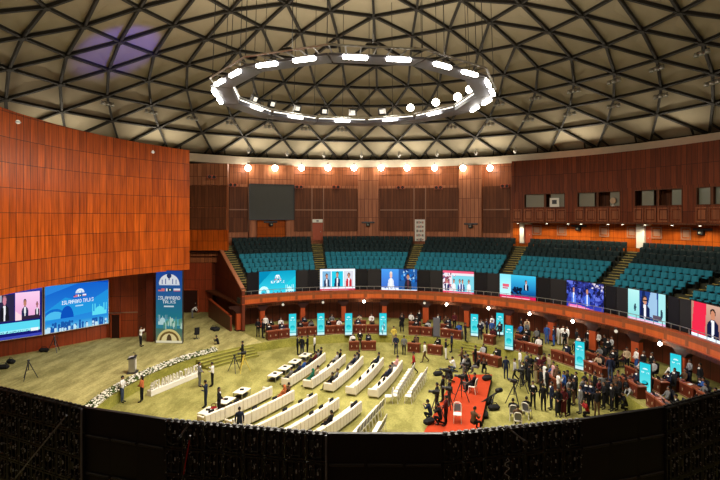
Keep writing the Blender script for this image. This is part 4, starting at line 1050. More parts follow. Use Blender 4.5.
# ================================================================== people
# material slots of a body: 0 skin, 1 top, 2 trousers, 3 shoes, 4 shirt front, 5 eyes
def V3(*a): return Vector(a)
def make_pose(P):
    """P: joints of one pose (metres, facing +Y); grows ONE body surface from the skeleton"""
    J = {}
    def add(n, co, r, m): J[n] = (Vector(co), r, m)
    pel = V3(0, 0, P.get('pel', .95)); lean = P.get('lean', 0.0); tw = P.get('px', 0.0)
    if 'pelxy' in P: pel.x, pel.y = P['pelxy']
    up = V3(P.get('side', 0.0), math.sin(lean), math.cos(lean)).normalized()
    add('pel', pel, (.145, .105), 2)
    add('wst', pel + up * .17, (.145, .11), 1); add('chs', pel + up * .36, (.175, .12), 1); add('clv', pel + up * .47, (.10, .075), 1); add('nek', pel + up * .55, (.052, .052), 0)
    hd = pel + up * .55; hl = P.get('headlean', lean * .5); hu = V3(P.get('side', 0) * .5, math.sin(hl), math.cos(hl)).normalized()
    add('skl', hd + hu * .06, (.055, .06), 0)
    E_ = [('pel', 'wst'), ('wst', 'chs'), ('chs', 'clv'), ('clv', 'nek'), ('nek', 'skl')]
    for s, sd in ((-1, 'L'), (1, 'R')):
        sh = pel + up * .45 + V3(s * .185, 0, 0)
        add('sh' + sd, sh, (.072, .072), 1)
        el = pel + V3(s * P['el' + sd][0], P['el' + sd][1], P['el' + sd][2]); wr = pel + V3(s * P['wr' + sd][0], P['wr' + sd][1], P['wr' + sd][2])
        add('el' + sd, el, (.055, .055), 1); add('cf' + sd, el.lerp(wr, .92), (.036, .036), 1); add('wr' + sd, wr, (.026, .03), 0)
        d = (wr - el).normalized(); pm = wr + d * .075; add('pm' + sd, pm, (.036, .022), 0)
        E_ += [('clv', 'sh' + sd), ('sh' + sd, 'el' + sd), ('el' + sd, 'cf' + sd), ('cf' + sd, 'wr' + sd), ('wr' + sd, 'pm' + sd)]
        side = d.cross(V3(0, 0, 1)); side = V3(1, 0, 0) if side.length < .2 else side.normalized()
        cur = d.cross(side).normalized(); cur = cur if cur.y > 0 or cur.z < 0 else -cur
        for f, (o, ln) in enumerate(((-.026, .068), (-.009, .08), (.009, .076), (.025, .06), (-.034, .055))):
            b = pm + side * o * (1 if s > 0 else -1) + d * (.0 if f < 4 else -.045)
            dr = d if f < 4 else (d + side * (-.9 if s > 0 else .9)).normalized()
            k = 'f%d%s' % (f, sd); add(k + 'a', b, (.010, .010), 0); add(k + 'b', b + dr * ln * .55 + cur * .004, (.0092, .0092), 0); add(k + 'c', b + dr * ln * .85 + cur * .028, (.0075, .0075), 0)
            E_ += [(k + 'a', k + 'b'), (k + 'b', k + 'c')]
        hp = pel + V3(s * .09, 0, -.05); kn = V3(s * P['kn' + sd][0], P['kn' + sd][1], P['kn' + sd][2]); an = V3(s * P['an' + sd][0], P['an' + sd][1], P['an' + sd][2])
        if P.get('rel'): kn = kn + V3(pel.x, pel.y, 0); an = an + V3(pel.x, pel.y, 0)
        add('hp' + sd, hp, (.10, .10), 2); add('kn' + sd, kn, (.066, .066), 2); add('hm' + sd, kn.lerp(an, .88), (.052, .052), 2); add('an' + sd, an, (.042, .046), 3)
        td = P.get('toe' + sd, (0.02, .15, -.045)); add('to' + sd, an + V3(s * td[0], td[1], td[2]), (.042, .032), 3); add('tt' + sd, an + V3(s * td[0] * 1.4, td[1] * 1.42, td[2] * 1.0), (.03, .022), 3)
        E_ += [('pel', 'hp' + sd), ('hp' + sd, 'kn' + sd), ('kn' + sd, 'hm' + sd), ('hm' + sd, 'an' + sd), ('an' + sd, 'to' + sd), ('to' + sd, 'tt' + sd)]
    if P.get('robe'):                   # long dress or kurta: skirt column to the knees or ankles
        for q in range(1, 4): add('rb%d' % q, pel + V3(0, .0, -P['robe'] * q / 3), (.155 + .014 * q, .12 + .014 * q), 1)
        E_ += [('pel', 'rb1'), ('rb1', 'rb2'), ('rb2', 'rb3')]
    names = list(J); idx = {n: i for i, n in enumerate(names)}
    me = bpy.data.meshes.new('skel'); me.from_pydata([J[n][0] for n in names], [(idx[a], idx[b]) for a, b in E_], [])
    o = bpy.data.objects.new('skel', me); COL.objects.link(o)
    o.modifiers.new('Skin', 'SKIN'); sub = o.modifiers.new('Sub', 'SUBSURF'); sub.levels = 1; sub.render_levels = 1
    if not me.skin_vertices: me.attributes  # layer is created with the modifier
    sv = me.skin_vertices[0].data
    for n in names:
        v = sv[idx[n]]; v.radius = J[n][1]; v.use_root = n == 'pel' or n.endswith('a') and n[0] == 'f'; v.use_loose = False
    dg = bpy.context.evaluated_depsgraph_get(); dg.update()
    bm_ = bpy.data.meshes.new_from_object(o.evaluated_get(dg)); 
    vs = [v.co.copy() for v in bm_.vertices]; fs = [tuple(p.vertices) for p in bm_.polygons]
    bpy.data.objects.remove(o); bpy.data.meshes.remove(bm_)
    segs = [(J[a][0], J[b][0], sum(J[a][1] + J[b][1]) / 4, J[b][2] if b[:2] not in ('nek',) else 1) for a, b in E_]
    mb = MB(); ms = []
    for f in fs:
        c = sum((vs[i] for i in f), Vector()) / len(f); best = None
        for a, b, r, m in segs:
            d = b - a; t = max(0, min(1, (c - a).dot(d) / max(d.length_squared, 1e-9))); e = (c - a - d * t).length - r
            if best is None or e < best[0]: best = (e, m, t)
        ms.append(best[1])
    mb.v = [tuple(v) for v in vs]; mb.f = fs; mb.m = ms; mb.uv = [None] * len(fs)
    # shirt front and collar
    fw = V3(0, math.cos(lean), -math.sin(lean))
    for i, f in enumerate(fs):
        c = sum((vs[j] for j in f), Vector()) / len(f); q = c - pel
        h = q.dot(up)
        if mb.m[i] == 1 and .2 < h < .53 and abs(q.x - up.x * h) < .045 + .05 * max(0, h - .35) and q.dot(fw) > .03: mb.m[i] = 4
    # head: skull, jaw, nose, ears, eyes, mouth
    hc = hd + hu * .145; yaw = P.get('yaw', 0.0)
    Mh = Matrix.Translation(hc) @ Matrix.Rotation(yaw, 4, 'Z') @ Matrix.Rotation(-hl, 4, 'X')
    n = 12; hv, hf = [], []
    for i in range(n + 1):
        th = PI * i / n; z = -math.cos(th) * .118; r = math.sin(th)
        for j in range(n):
            a = 2 * PI * j / n; x = .076 * r * math.cos(a); y = .095 * r * math.sin(a)
            if z < -.03: k = 1 - (-.03 - z) * 2.2; x *= k; y = y * k + (.012 if y > 0 else .0)
            hv.append((x, y, z))
    for i in range(n):
        for j in range(n): hf.append((i * n + j, i * n + (j + 1) % n, (i + 1) * n + (j + 1) % n, (i + 1) * n + j))
    mb.add(hv, hf, 0, Mh)
    mb.add([(-.012, .092, -.03), (.012, .092, -.03), (0, .118, -.028), (0, .094, .02)], [(0, 1, 2), (0, 2, 3), (2, 1, 3)], 0, Mh)
    for s in (-1, 1):
        q = MB(); q.ball((s * .078, -.005, -.01), .026, 0, 6, (.4, .8, 1.2)); mb.add(q.v, q.f, 0, Mh)
        q = MB(); q.ball((s * .03, .085, .004), .012, 0, 6); mb.add(q.v, q.f, 5, Mh)
    q = MB(); q.rbox((0, .094, -.062), (.045, .012, .010), .003); mb.add(q.v, q.f, 0, Mh)
    o = mb.build('person', [M['skinn'], CLOTH['black'], CLOTH['black'], M['shoe'], CLOTH['white'], M['eye']], None, True)
    me = o.data; bpy.data.objects.remove(o)
    hairs = {}
    for kind in ('short', 'long', 'scarf'):
        mb = MB(); n = 12; hv, hf = [], []
        for i in range(8):
            th = PI * (.0 + .58 * i / 7); z = math.cos(th) * .128 + .004; r = math.sin(th)
            for j in range(n):
                a = 2 * PI * j / n; y = .105 * r * math.sin(a); x = .086 * r * math.cos(a); zz = z
                if y > .02 and i > 3: zz = max(z, .045 + .02 * (i - 3) * .2); 
                hv.append((x, y - .008, zz))
        for i in range(7):
            for j in range(n): hf.append((i * n + j, (i + 1) * n + j, (i + 1) * n + (j + 1) % n, i * n + (j + 1) % n))
        mb.add(hv, hf, 0, Mh)
        if kind != 'short':
            q = MB(); w = .085 if kind == 'long' else .1
            q.lathe([(w * .9, .05), (w, -.04), (w * 1.05, -.15), (w * .9, -.25), (w * .5, -.30)], 10); 
            mb.add([(x, y * .55 - .055, z) for x, y, z in q.v], q.f, 0, Mh)
            if kind == 'scarf':
                q = MB(); q.lathe([(.08, -.10), (.10, -.16), (.12, -.2)], 10); mb.add(q.v, q.f, 0, Mh)
        h = mb.build('hair', M['hair'], None, True); hairs[kind] = h.data; bpy.data.objects.remove(h)
    return me, hairs
def legs(kl=(.10, .02, .50), al=(.10, 0, .085), kr=None, ar=None): return dict(knL=kl, anL=al, knR=kr or kl, anR=ar or al)
DOWN = dict(elL=(.235, -.03, .17), wrL=(.235, .05, -.06), elR=(.235, -.03, .17), wrR=(.235, .05, -.06))
FRONT = dict(elL=(.225, .03, .17), wrL=(.06, .22, .10), elR=(.225, .03, .17), wrR=(.07, .23, .14))
UPH = dict(elL=(.24, .20, .36), wrL=(.10, .30, .58), elR=(.24, .20, .36), wrR=(.10, .30, .58))
PHONE = dict(elL=(.235, -.02, .18), wrL=(.17, .20, .20), elR=(.23, .10, .22), wrR=(.09, .28, .40))
SITL = dict(knL=(.13, .44, .53), anL=(.14, .42, .085), knR=(.13, .44, .53), anR=(.14, .42, .085))
ARMSIT = dict(elL=(.24, .06, .20), wrL=(.14, .30, .12), elR=(.24, .06, .20), wrR=(.14, .30, .12))
DESKARM = dict(elL=(.26, .16, .22), wrL=(.13, .40, .26), elR=(.26, .16, .22), wrR=(.13, .40, .26))
POSES = {
    'stand': dict(**DOWN, **legs()), 'front': dict(**FRONT, **legs((.09, .02, .50), (.12, 0, .085))),
    'arms': dict(**UPH, lean=.04, **legs((.11, .02, .50), (.13, .03, .085))), 'phone': dict(**PHONE, headlean=.25, **legs()),
    'walk': dict(**dict(DOWN, wrL=(.22, .20, 0.0), elL=(.235, .02, .17), wrR=(.22, -.14, -.04), elR=(.235, -.10, .18)), lean=.05, pel=.93, knL=(.09, .16, .49), anL=(.09, .22, .10), knR=(.09, -.02, .49), anR=(.09, -.34, .15), toeR=(.02, .11, -.10)),
    'sit': dict(pel=.56, lean=-.14, headlean=.0, **ARMSIT, **SITL), 'desk': dict(pel=.56, lean=.16, headlean=.35, **DESKARM, **SITL), 'sofa': dict(pel=.52, lean=-.2, headlean=.05, **ARMSIT, knL=(.14, .45, .50), anL=(.15, .56, .085), knR=(.12, .45, .52), anR=(.12, .44, .085)),
    'crouch': dict(pel=.45, lean=.35, headlean=.15, elL=(.24, .26, .28), wrL=(.10, .40, .42), elR=(.24, .26, .28), wrR=(.10, .40, .42), knL=(.16, .38, .48), anL=(.13, .08, .085), knR=(.13, .25, .12), anR=(.12, -.18, .10), toeR=(.0, .06, -.06)),
    'bend': dict(pel=.90, lean=.95, headlean=.9, elL=(.22, .42, .16), wrL=(.16, .56, -.08), elR=(.22, .42, .16), wrR=(.16, .56, -.08), **legs((.11, .05, .48), (.12, .0, .085))),
    'kurta': dict(**DOWN, robe=.48, **legs()), 'robe': dict(**FRONT, robe=.78, **legs()),
}
BODY = {}
def person(pose, pos, face, top, bottom, label, hair='short', shirt=None, s=1.0, group=None, haircol=None):
    if pose not in BODY: BODY[pose] = make_pose(POSES[pose])
    me, hairs = BODY[pose]
    o = bpy.data.objects.new('person', me); COL.objects.link(o)
    o.location = pos; o.rotation_euler = (0, 0, -face); o.scale = (s, s, s)
    for i, m in ((1, CLOTH[top]), (2, CLOTH[bottom]), (4, CLOTH[shirt or top])):
        o.material_slots[i].link = 'OBJECT'; o.material_slots[i].material = m
    tag(o, label, 'person', group)
    h = bpy.data.objects.new('hair', hairs[hair]); COL.objects.link(h); h.parent = o
    if haircol or hair == 'scarf':
        h.material_slots[0].link = 'OBJECT'; h.material_slots[0].material = CLOTH[haircol or top]
    return o
def toward(p, q): return math.atan2(q[0] - p[0], q[1] - p[1])
CAMDIR = lambda p: math.atan2(-p[0], -p[1])
def ppl(px, py, Z, pose, face, top, bottom, label, **k):
    p = fl(px, py, Z); f = {'cam': CAMDIR(p), 'away': CAMDIR(p) + PI, 'l': -PI / 2, 'r': PI / 2}.get(face, face)
    if not isinstance(f, (int, float)): f = 0
    return person(pose, p, f, top, bottom, label, **k)

# ================================================================== furniture of the pit
def make_sofa(end):
    """one two-seat unit, seat facing -X, back on +X; end: +1 arm at far end, -1 arm at near end, 0 none"""
    def f():
        t = thing('sofa', 'x', 'sofa'); L = 1.60
        mb = MB(); mb.rbox((-.05, 0, .24), (.74, L, .20), .03); mb.build('seat_base', M['sofa'], t)
        for s in (-1, 1):
            mb = MB(); mb.rbox((-.10, s * L / 4, .40), (.62, L / 2 - .02, .14), .04); mb.build('seat_cushion', M['sofa'], t)
        mb = MB(); mb.rbox((.30, 0, .47), (.16, L, .68), .035); b = mb.build('backrest', M['sofa'], t)
        mb = MB()
        for s in (-.25, 0, .25): mb.tube((.384, s * L, .16), (.384, s * L, .72), .006, .006, 4)
        mb.build('stitching', M['trim'], b)
        if end:
            mb = MB(); mb.rbox((-.05, end * (L / 2 - .06), .40), (.76, .13, .50), .035); mb.build('armrest', M['sofa'], t)
        for sx in (-.34, .30):
            for sy in (-1, 1):
                mb = MB(); mb.tube((sx, sy * (L / 2 - .1), .0), (sx, sy * (L / 2 - .1), .15), .018, .024, 6); mb.build('leg', M['metal'], t)
        return t
    return f
SOFA = {e: Kind(make_sofa(e)) for e in (-1, 0, 1)}
ROWS = [((290.7, 388.5), (326, 362), 4, 'farther'), ((312.5, 390.5), (346, 363.7), 4, 'farther'), ((333.7, 393.7), (363.7, 365.5), 4, 'farther'), ((356, 397.5), (384, 367), 4, 'farther'), ((378.7, 400), (403, 370), 4, 'farther'),
        ((205, 430), (273, 398), 4, 'nearer'), ((233, 434), (295, 402), 4, 'nearer'), ((258, 440), (318, 406), 4, 'nearer'), ((283, 447), (340, 410), 4, 'nearer'), ((310, 452), (362.5, 414), 4, 'nearer')]
SOFAROW = []
for r, (A, B, n, blk) in enumerate(ROWS):
    a, b = fl(*A), fl(*B); d = b - a; L = d.length; nrm = Vector((d.y, -d.x, 0)).normalized(); SOFAROW.append((a, b, nrm))
    for q in range(n):
        def pt(u): return a + d * u + nrm * (.13 * 4 * u * (1 - u))
        u0, u1 = q / n, (q + 1) / n; m = (pt(u0) + pt(u1)) / 2; dd = pt(u1) - pt(u0)
        th = math.atan2(-dd.x, dd.y)
        c = m - Vector((math.cos(th), math.sin(th), 0)) * .38
        e = -1 if q == 0 else (1 if q == n - 1 else 0)
        s = SOFA[e].put('white sofa unit, %s from the near end of the %s row, %s sofa block' % (ORD[q], ORD[r % 5], blk), c, th, 'white sofas of the pit')
        s.scale = (1, dd.length / 1.60 * .965, 1)
def onsofa(r, u, back=.42):
    a, b, nrm = SOFAROW[r]; d = b - a
    return a + d * u + nrm * (.13 * 4 * u * (1 - u)) - nrm * back
def sofaface(r):
    n = SOFAROW[r][2]; return math.atan2(-n.x, -n.y)
sp = [(0, .10, 'grey', 'black', 'reclining at the near end'), (0, .30, 'navy', 'black', 'sitting a third of the way along'), (0, .42, 'blue', 'grey', 'in blue before the middle'), (0, .60, 'black', 'black', 'sitting past the middle'), (0, .76, 'maroon', 'black', 'sitting three quarters along'), (0, .84, 'grey', 'navy', 'sitting beside the end pair'), (0, .95, 'black', 'black', 'sitting at the far end'),
      (1, .10, 'green', 'green', 'in green sitting at the near end'), (1, .22, 'beige', 'brown', 'in beige next to the green one'), (1, .80, 'lightgrey', 'black', 'in pale grey near the far end'), (1, .92, 'black', 'black', 'sitting at the far end'),
      (2, .07, 'black', 'black', 'sitting at the near end'), (2, .20, 'grey', 'black', 'sitting second from the near end'), (2, .76, 'navy', 'grey', 'sitting near the far end'), (2, .86, 'grey', 'black', 'in grey near the far end'), (2, .95, 'black', 'black', 'sitting at the far end'),
      (3, .92, 'navy', 'black', 'alone at the far end'), (4, .52, 'navy', 'black', 'in navy at the middle'), (4, .62, 'grey', 'black', 'in grey past the middle'), (4, .90, 'pink', 'grey', 'in pink at the far end'),
      (6, .86, 'orange', 'orange', 'in orange near the far end'), (6, .95, 'brown', 'black', 'in brown at the far end'), (9, .42, 'black', 'black', 'in black suit near the middle')]
for r, u, tp, bt, l in sp:
    p = onsofa(r, u); p.z = 0
    person('sofa', p, sofaface(r), tp, bt, 'person %s of the %s row, %s sofa block' % (l, ORD[r % 5], ROWS[r][3]), 'scarf' if tp in ('green', 'orange') else 'short', 'white' if tp in ('black', 'navy') else None)
def make_pillow():
    t = thing('sofa_cushion', 'x', 'cushion')
    mb = MB(); mb.rbox((0, 0, .2), (.14, .42, .40), .06, 0, 0, 0); mb.build('cushion_cover', M['blackcloth'], t)
    mb = MB(); mb.path([(.0, -.21, .01), (0, .21, .01), (0, .21, .39), (0, -.21, .39), (0, -.21, .01)], .012, 4); mb.build('piping', M['seam'], t)
    return t
PIL = Kind(make_pillow)
for i, (r, u) in enumerate(((0, .52), (1, .5), (2, .5), (3, .22), (3, .47), (3, .66), (4, .15), (4, .30), (5, .45), (6, .35), (6, .68), (7, .45), (7, .93), (8, .50), (8, .68), (8, .90), (9, .86), (9, .93), (1, .68), (5, .12), (7, .72))):
    p = onsofa(r, u, .32); p.z = .475
    PIL.put('black cushion on the %s row of the %s sofa block, %d percent along it' % (ORD[r % 5], ROWS[r][3], int(u * 100)), p, -sofaface(r) + PI / 2, 'black cushions on the sofas')
def make_ctable():
    t = thing('coffee_table', 'x', 'table')
    mb = MB(); mb.rbox((0, 0, .43), (.75, 1.15, .07), .02); mb.build('tabletop', M['sofa'], t)
    for sx in (-1, 1):
        for sy in (-1, 1):
            mb = MB(); mb.tube((sx * .3, sy * .48, 0), (sx * .33, sy * .52, .4), .025); mb.build('leg', M['metal'], t)
    mb = MB(); mb.rbox((0, 0, .16), (.6, .95, .03), .01); mb.build('shelf', M['black'], t)
    return t
CT = Kind(make_ctable)
tb = [(275, 380), (285, 373), (295, 366.5), (305, 360), (242, 397), (226, 407), (208, 418)]
th0_ = math.atan2(-(SOFAROW[0][1] - SOFAROW[0][0]).x, (SOFAROW[0][1] - SOFAROW[0][0]).y)
for i, (px, py) in enumerate(tb):
    CT.put('white coffee table before first row of the %s sofa block, %s from near end' % ('farther' if i < 4 else 'nearer', ORD[i if i < 4 else 6 - i]), fl(px, py), th0_, 'white coffee tables')
def make_tissue():
    t = thing('table_item', 'x', 'box')
    mb = MB(); mb.rbox((0, 0, .05), (.26, .13, .10), .015); mb.build('box_body', M['black'], t)
    mb = MB(); mb.lathe([(.03, .1), (.05, .15), (.01, .18)], 6); mb.build('tissue', M['paper'], t)
    return t
TS = Kind(make_tissue)
for i, (px, py) in enumerate(tb):
    p = fl(px, py); p.z = .465; TS.put('black tissue box on the coffee table %s' % ['at the near end of the farther block', 'second in the farther block', 'third in the farther block', 'at the far end of the farther block', 'at the far end of the nearer block', 'in the middle of the nearer block', 'closest to the black tiles'][i], p, th0_ + .4, 'tissue boxes')
def make_chair():
    t = thing('banquet_chair', 'x', 'chair')
    mb = MB(); mb.rbox((0, 0, .46), (.46, .46, .07), .03); mb.build('seat', M['white'], t)
    mb = MB()
    mb.path([(-.21, -.2, .42), (-.22, -.26, .75), (-.19, -.29, .93), (-.1, -.31, 1.0), (.1, -.31, 1.0), (.19, -.29, .93), (.22, -.26, .75), (.21, -.2, .42)], .026, 6); b = mb.build('back_frame', M['white'], t)
    mb = MB(); mb.rbox((0, -.255, .74), (.34, .035, .40), .015, 0, 0, .1); mb.build('back_pad', M['truss'], b)
    for sx in (-1, 1):
        mb = MB(); mb.tube((sx * .2, .2, .44), (sx * .21, .22, 0), .02); mb.build('leg', M['white'], t)
        mb = MB(); mb.tube((sx * .2, -.2, .44), (sx * .21, -.26, 0), .02); mb.build('leg', M['white'], t)
    return t
CH = Kind(make_chair)
crow = [((393.5, 404), (411.5, 374.5), 9, 'row beside the last sofa row'), ((407.5, 404.5), (424, 379), 8, 'row farthest from the sofas'), ((352, 446), (380, 413), 9, 'row behind the nearer sofa block'), ((372, 448), (382, 430), 5, 'short row by the black tiles')]
for (A, B, n, l) in crow:
    a, b = fl(*A), fl(*B); d = b - a; f = math.atan2(-d.y, d.x)
    for q in range(n):
        p = a + d * (q + .5) / n; CH.put('white banquet chair, grey back pad, %s from near end, %s' % (ORD[q], l), p, -f, 'white banquet chairs in rows')
p = fl(388.5, 403); CH.put('white banquet chair standing alone beside the near end of a chair row', p, PI / 2, 'white banquet chairs in rows')

# ---- desks
def make_desk(w):
    def f():
        t = thing('conference_desk', 'x', 'desk')
        mb = MB(); mb.rbox((0, .22, .40), (w, .06, .80), .015); mb.build('front_panel', M['deskwood'], t)
        for s in (-1, 1):
            mb = MB(); mb.rbox((s * (w / 2 - .03), -.08, .37), (.05, .6, .74), .01); mb.build('side_panel', M['deskwood'], t)
        mb = MB(); mb.rbox((0, -.08, .76), (w + .04, .64, .05), .015); mb.build('desk_top', M['desktop'], t)
        mb = MB(); mb.rbox((0, .24, .84), (w + .02, .05, .12), .012); mb.build('upstand', M['desktop'], t)
        for s in (-.25, .25):
            mb = MB(); mb.rbox((s * w, .26, .42), (.07, .02, .17), .008); mb.build('emblem', M['gold'], t)
        mb = MB(); mb.rbox((0, .26, .08), (w, .02, .05), .008); mb.build('foot_strip', M['line'], t)
        return t
    return f
DK = {}
DESKS = []
def desk(px0, px1, R, Z, row, i, label):
    a0, a1 = az(px0, R), az(px1, R); p, q = pol(R, a0), pol(R, a1); w = (q - p).length; a = (a0 + a1) / 2
    wk = round(w * 4) / 4
    if wk not in DK: DK[wk] = Kind(make_desk(wk))
    m = (p + q) / 2; o = DK[wk].put(label, (m.x, m.y, Z), -inward(m), 'brown desks'); o.scale = (w / wk, 1, 1)
    DESKS.append((label, m, inward(m), w, Z, row))
far = [(267, 277.5), (278, 289), (297, 307), (307.5, 317.5), (325, 335), (335.5, 345), (353, 365.5), (366.5, 379), (409, 420), (421, 432.5), (441, 451), (451.5, 462), (484.5, 494.5), (514, 526), (527, 540), (553, 565), (566, 577), (586, 595), (596, 605), (621, 631), (631.5, 641), (650, 659), (660, 669)]
for i, (a, b) in enumerate(far): desk(a, b, RPIT + .55, ZPF, 0, i, 'brown panelled desk on the raised ring, %s from the gallery end' % ORD[i])
near = [(349, 359), (361.5, 376), (408, 420), (428, 442), (474, 484), (485, 499.5), (540, 552), (553.5, 566)]
for i, (a, b) in enumerate(near): desk(a, b, 13.7, 0, 1, i, 'brown panelled desk on the pit floor, %s from the gallery end' % ORD[i])
# second raised ring of desks behind
for i, (a, b) in enumerate(((268, 278), (279, 288), (300, 312), (327, 339), (354, 366), (409, 421), (441, 452), (516, 528), (588, 598), (600, 610), (628, 638), (655, 664))): desk(a, b, 18.9, ZPF, 2, i, 'brown panelled desk in the back line, %s from gallery end' % ORD[i])
for i, (a, b) in enumerate(((669, 680), (683, 697), (700, 715))): desk(a, b, 20.2, ZPF, 2, i, 'brown panelled desk under the brown wall screen, %s past the lit stand' % ORD[i])
def make_ochair():
    t = thing('office_chair', 'x', 'chair')
    mb = MB(); mb.rbox((0, 0, .47), (.48, .46, .09), .04); mb.build('seat', M['blackcloth'], t)
    mb = MB(); mb.rbox((0, -.25, .82), (.46, .08, .62), .04, 0, 0, .1); mb.build('backrest', M['blackcloth'], t)
    mb = MB(); mb.tube((0, 0, .08), (0, 0, .44), .035); mb.build('post', M['gunmetal'], t)
    mb = MB()
    for k in range(5):
        a = 2 * PI * k / 5; mb.tube((0, 0, .09), (.27 * math.cos(a), .27 * math.sin(a), .05), .022); mb.ball((.27 * math.cos(a), .27 * math.sin(a), .03), .03, 0, 5)
    mb.build('wheel_base', M['gunmetal'], t); return t
OC = Kind(make_ochair)
def make_laptop():
    t = thing('laptop', 'x', 'laptop')
    mb = MB(); mb.rbox((0, 0, .012), (.36, .25, .02), .006); mb.build('keyboard', M['gunmetal'], t)
    mb = MB(); mb.rbox((0, .15, .13), (.36, .015, .24), .006, 0, 0, -.25); l = mb.build('lid', M['black'], t)
    mb = MB(); mb.box((0, .139, .13), (.33, .004, .2), 0, 0, -.25); mb.build('panel', M['lapscreen'], l); return t
LT = Kind(make_laptop)
def make_papers():
    t = thing('paper_stack', 'x', 'papers')
    mb = MB(); mb.rbox((0, 0, .015), (.22, .3, .03), .003); mb.build('sheets', M['paper'], t)
    mb = MB(); mb.rbox((.02, .01, .034), (.21, .29, .006), .002, 0, .2); mb.build('top_sheet', M['paper'], t); return t
PP = Kind(make_papers)
cl = ['black', 'navy', 'black', 'grey', 'black', 'white', 'navy', 'brown', 'black', 'lightgrey', 'black', 'blue', 'maroon', 'black', 'white', 'navy', 'grey', 'beige']
rnd = random.Random(5); seen = set(); pi_ = 0
for (lab, m, a, w, Z, row) in DESKS:
    f = Vector((math.sin(a), math.cos(a), 0)); x = Vector((f.y, -f.x, 0)); place = lab.replace('brown panelled desk ', '').replace(', ', ' ')
    n = 2 if w > 1.5 else 1
    if row == 1: n = 1 if w < 2 else 2
    for q in range(n):
        o = (q + .5) / n - .5; p = m - f * .74 + x * (o * w + rnd.uniform(-.08, .08)); p.z = Z
        if row == 2 and q == 1 and rnd.random() < .35: continue
        c = cl[pi_ % len(cl)]; pi_ += 1
        who = '' if n == 1 else (' on the gallery side' if q == 1 else ' on the far side')
        who = '' if n == 1 else (', outer seat' if q else ', inner seat')
        person('desk' if rnd.random() < .7 else 'sit', p, a + rnd.uniform(-.35, .35), c, 'black', 'person in %s at the desk %s%s' % (c.replace('light', ''), place, who), 'long' if rnd.random() < .15 else 'short', 'white' if c in ('black', 'navy') else None, 1, 'people seated at the desks')
        OC.put('black office chair at the desk %s%s' % (place, who), p + Vector((0, 0, 0)) - f * .02, -a, 'office chairs at the desks')
        if rnd.random() < .6:
            pl = m - f * .12 + x * (o * w + .05); LT.put('open laptop on the desk %s%s' % (place, who), (pl.x, pl.y, Z + .787), -a, 'laptops on the desks')
        elif rnd.random() < .8:
            pl = m - f * .12 + x * (o * w + .1); PP.put('white papers on the desk %s%s' % (place, who), (pl.x, pl.y, Z + .787), -a + .3, 'papers on the desks')

nb = 0
for i in range(34):
    a = az(402, 20.4) + (az(716, 20.4) - az(402, 20.4)) * i / 33; R = 20.3 + .5 * (i % 3 == 1); p = pol(R, a, ZPF)
    px = 360 + FOC * p.x / p.y
    if any(abs(px - c) < 5 for c in (426, 467, 509, 552, 594, 637, 684)): continue
    c = cl[(i * 5) % len(cl)]; f = inward(p) + rnd.uniform(-.4, .4); nb += 1
    if i % 4 == 2: person('front', p, f, c, 'black', 'person in %s standing in the back line under the balcony, %s from the gallery' % (c.replace('light', ''), ORD[nb - 1] if nb <= 25 else '%dth' % nb), 'short', 'white' if c in ('black', 'navy') else None)
    else:
        person('sit', p, f, c, 'black', 'person in %s sitting in the back line under the balcony, %s from the gallery' % (c.replace('light', ''), ORD[nb - 1] if nb <= 25 else '%dth' % nb), 'short', 'white' if c in ('black', 'navy') else None)
        OC.put('black office chair in the back line under the balcony, %s from the gallery' % (ORD[nb - 1] if nb <= 25 else '%dth' % nb), p, -f, 'office chairs in the back line')
# ================================================================== stage dressing
fa0, fa1 = az(100, RPIT), az(224, RPIT)
fb0 = math.atan2(fl(103, 408, .75).x - CX, fl(103, 408, .75).y - CY)
fb1 = math.atan2(fl(222.5, 353, .75).x - CX, fl(222.5, 353, .75).y - CY)
fb0 -= .05
mb = MB(); rr = random.Random(3)
mb.arc(RPIT + .10, RPIT + .60, fb0, fb1, ZPF + .01, ZPF + .16, 40, 0)
for i in range(2300):
    a = fb0 + (fb1 - fb0) * rr.random(); R = RPIT - .04 + .72 * rr.random(); z = ZPF + .10 + .30 * rr.random() * (1 - abs((R - RPIT - .32) / .42)); p = pol(R, a, z)
    if rr.random() < .52:
        s = rr.uniform(.05, .095); mb.lathe([(s * .2, -s * .5), (s, 0), (s * .75, s * .4), (s * .15, s * .55)], 6, 1, p)
    else:
        s = rr.uniform(.08, .16); q = Matrix.Translation(p) @ Matrix.Rotation(rr.uniform(0, 6.28), 4, 'Z') @ Matrix.Rotation(rr.uniform(-.9, .9), 4, 'X')
        mb.add([(-s * .3, 0, 0), (0, -s, .02), (s * .3, 0, 0), (0, s, .02), (0, 0, .05)], [(0, 1, 4), (1, 2, 4), (2, 3, 4), (3, 0, 4), (3, 2, 1, 0)], 0, q)
tag(mb.build('flower_border', [M['leaf'], M['flower']]), 'long curved border of white flowers along the stage edge', 'flowers', None, 'stuff')
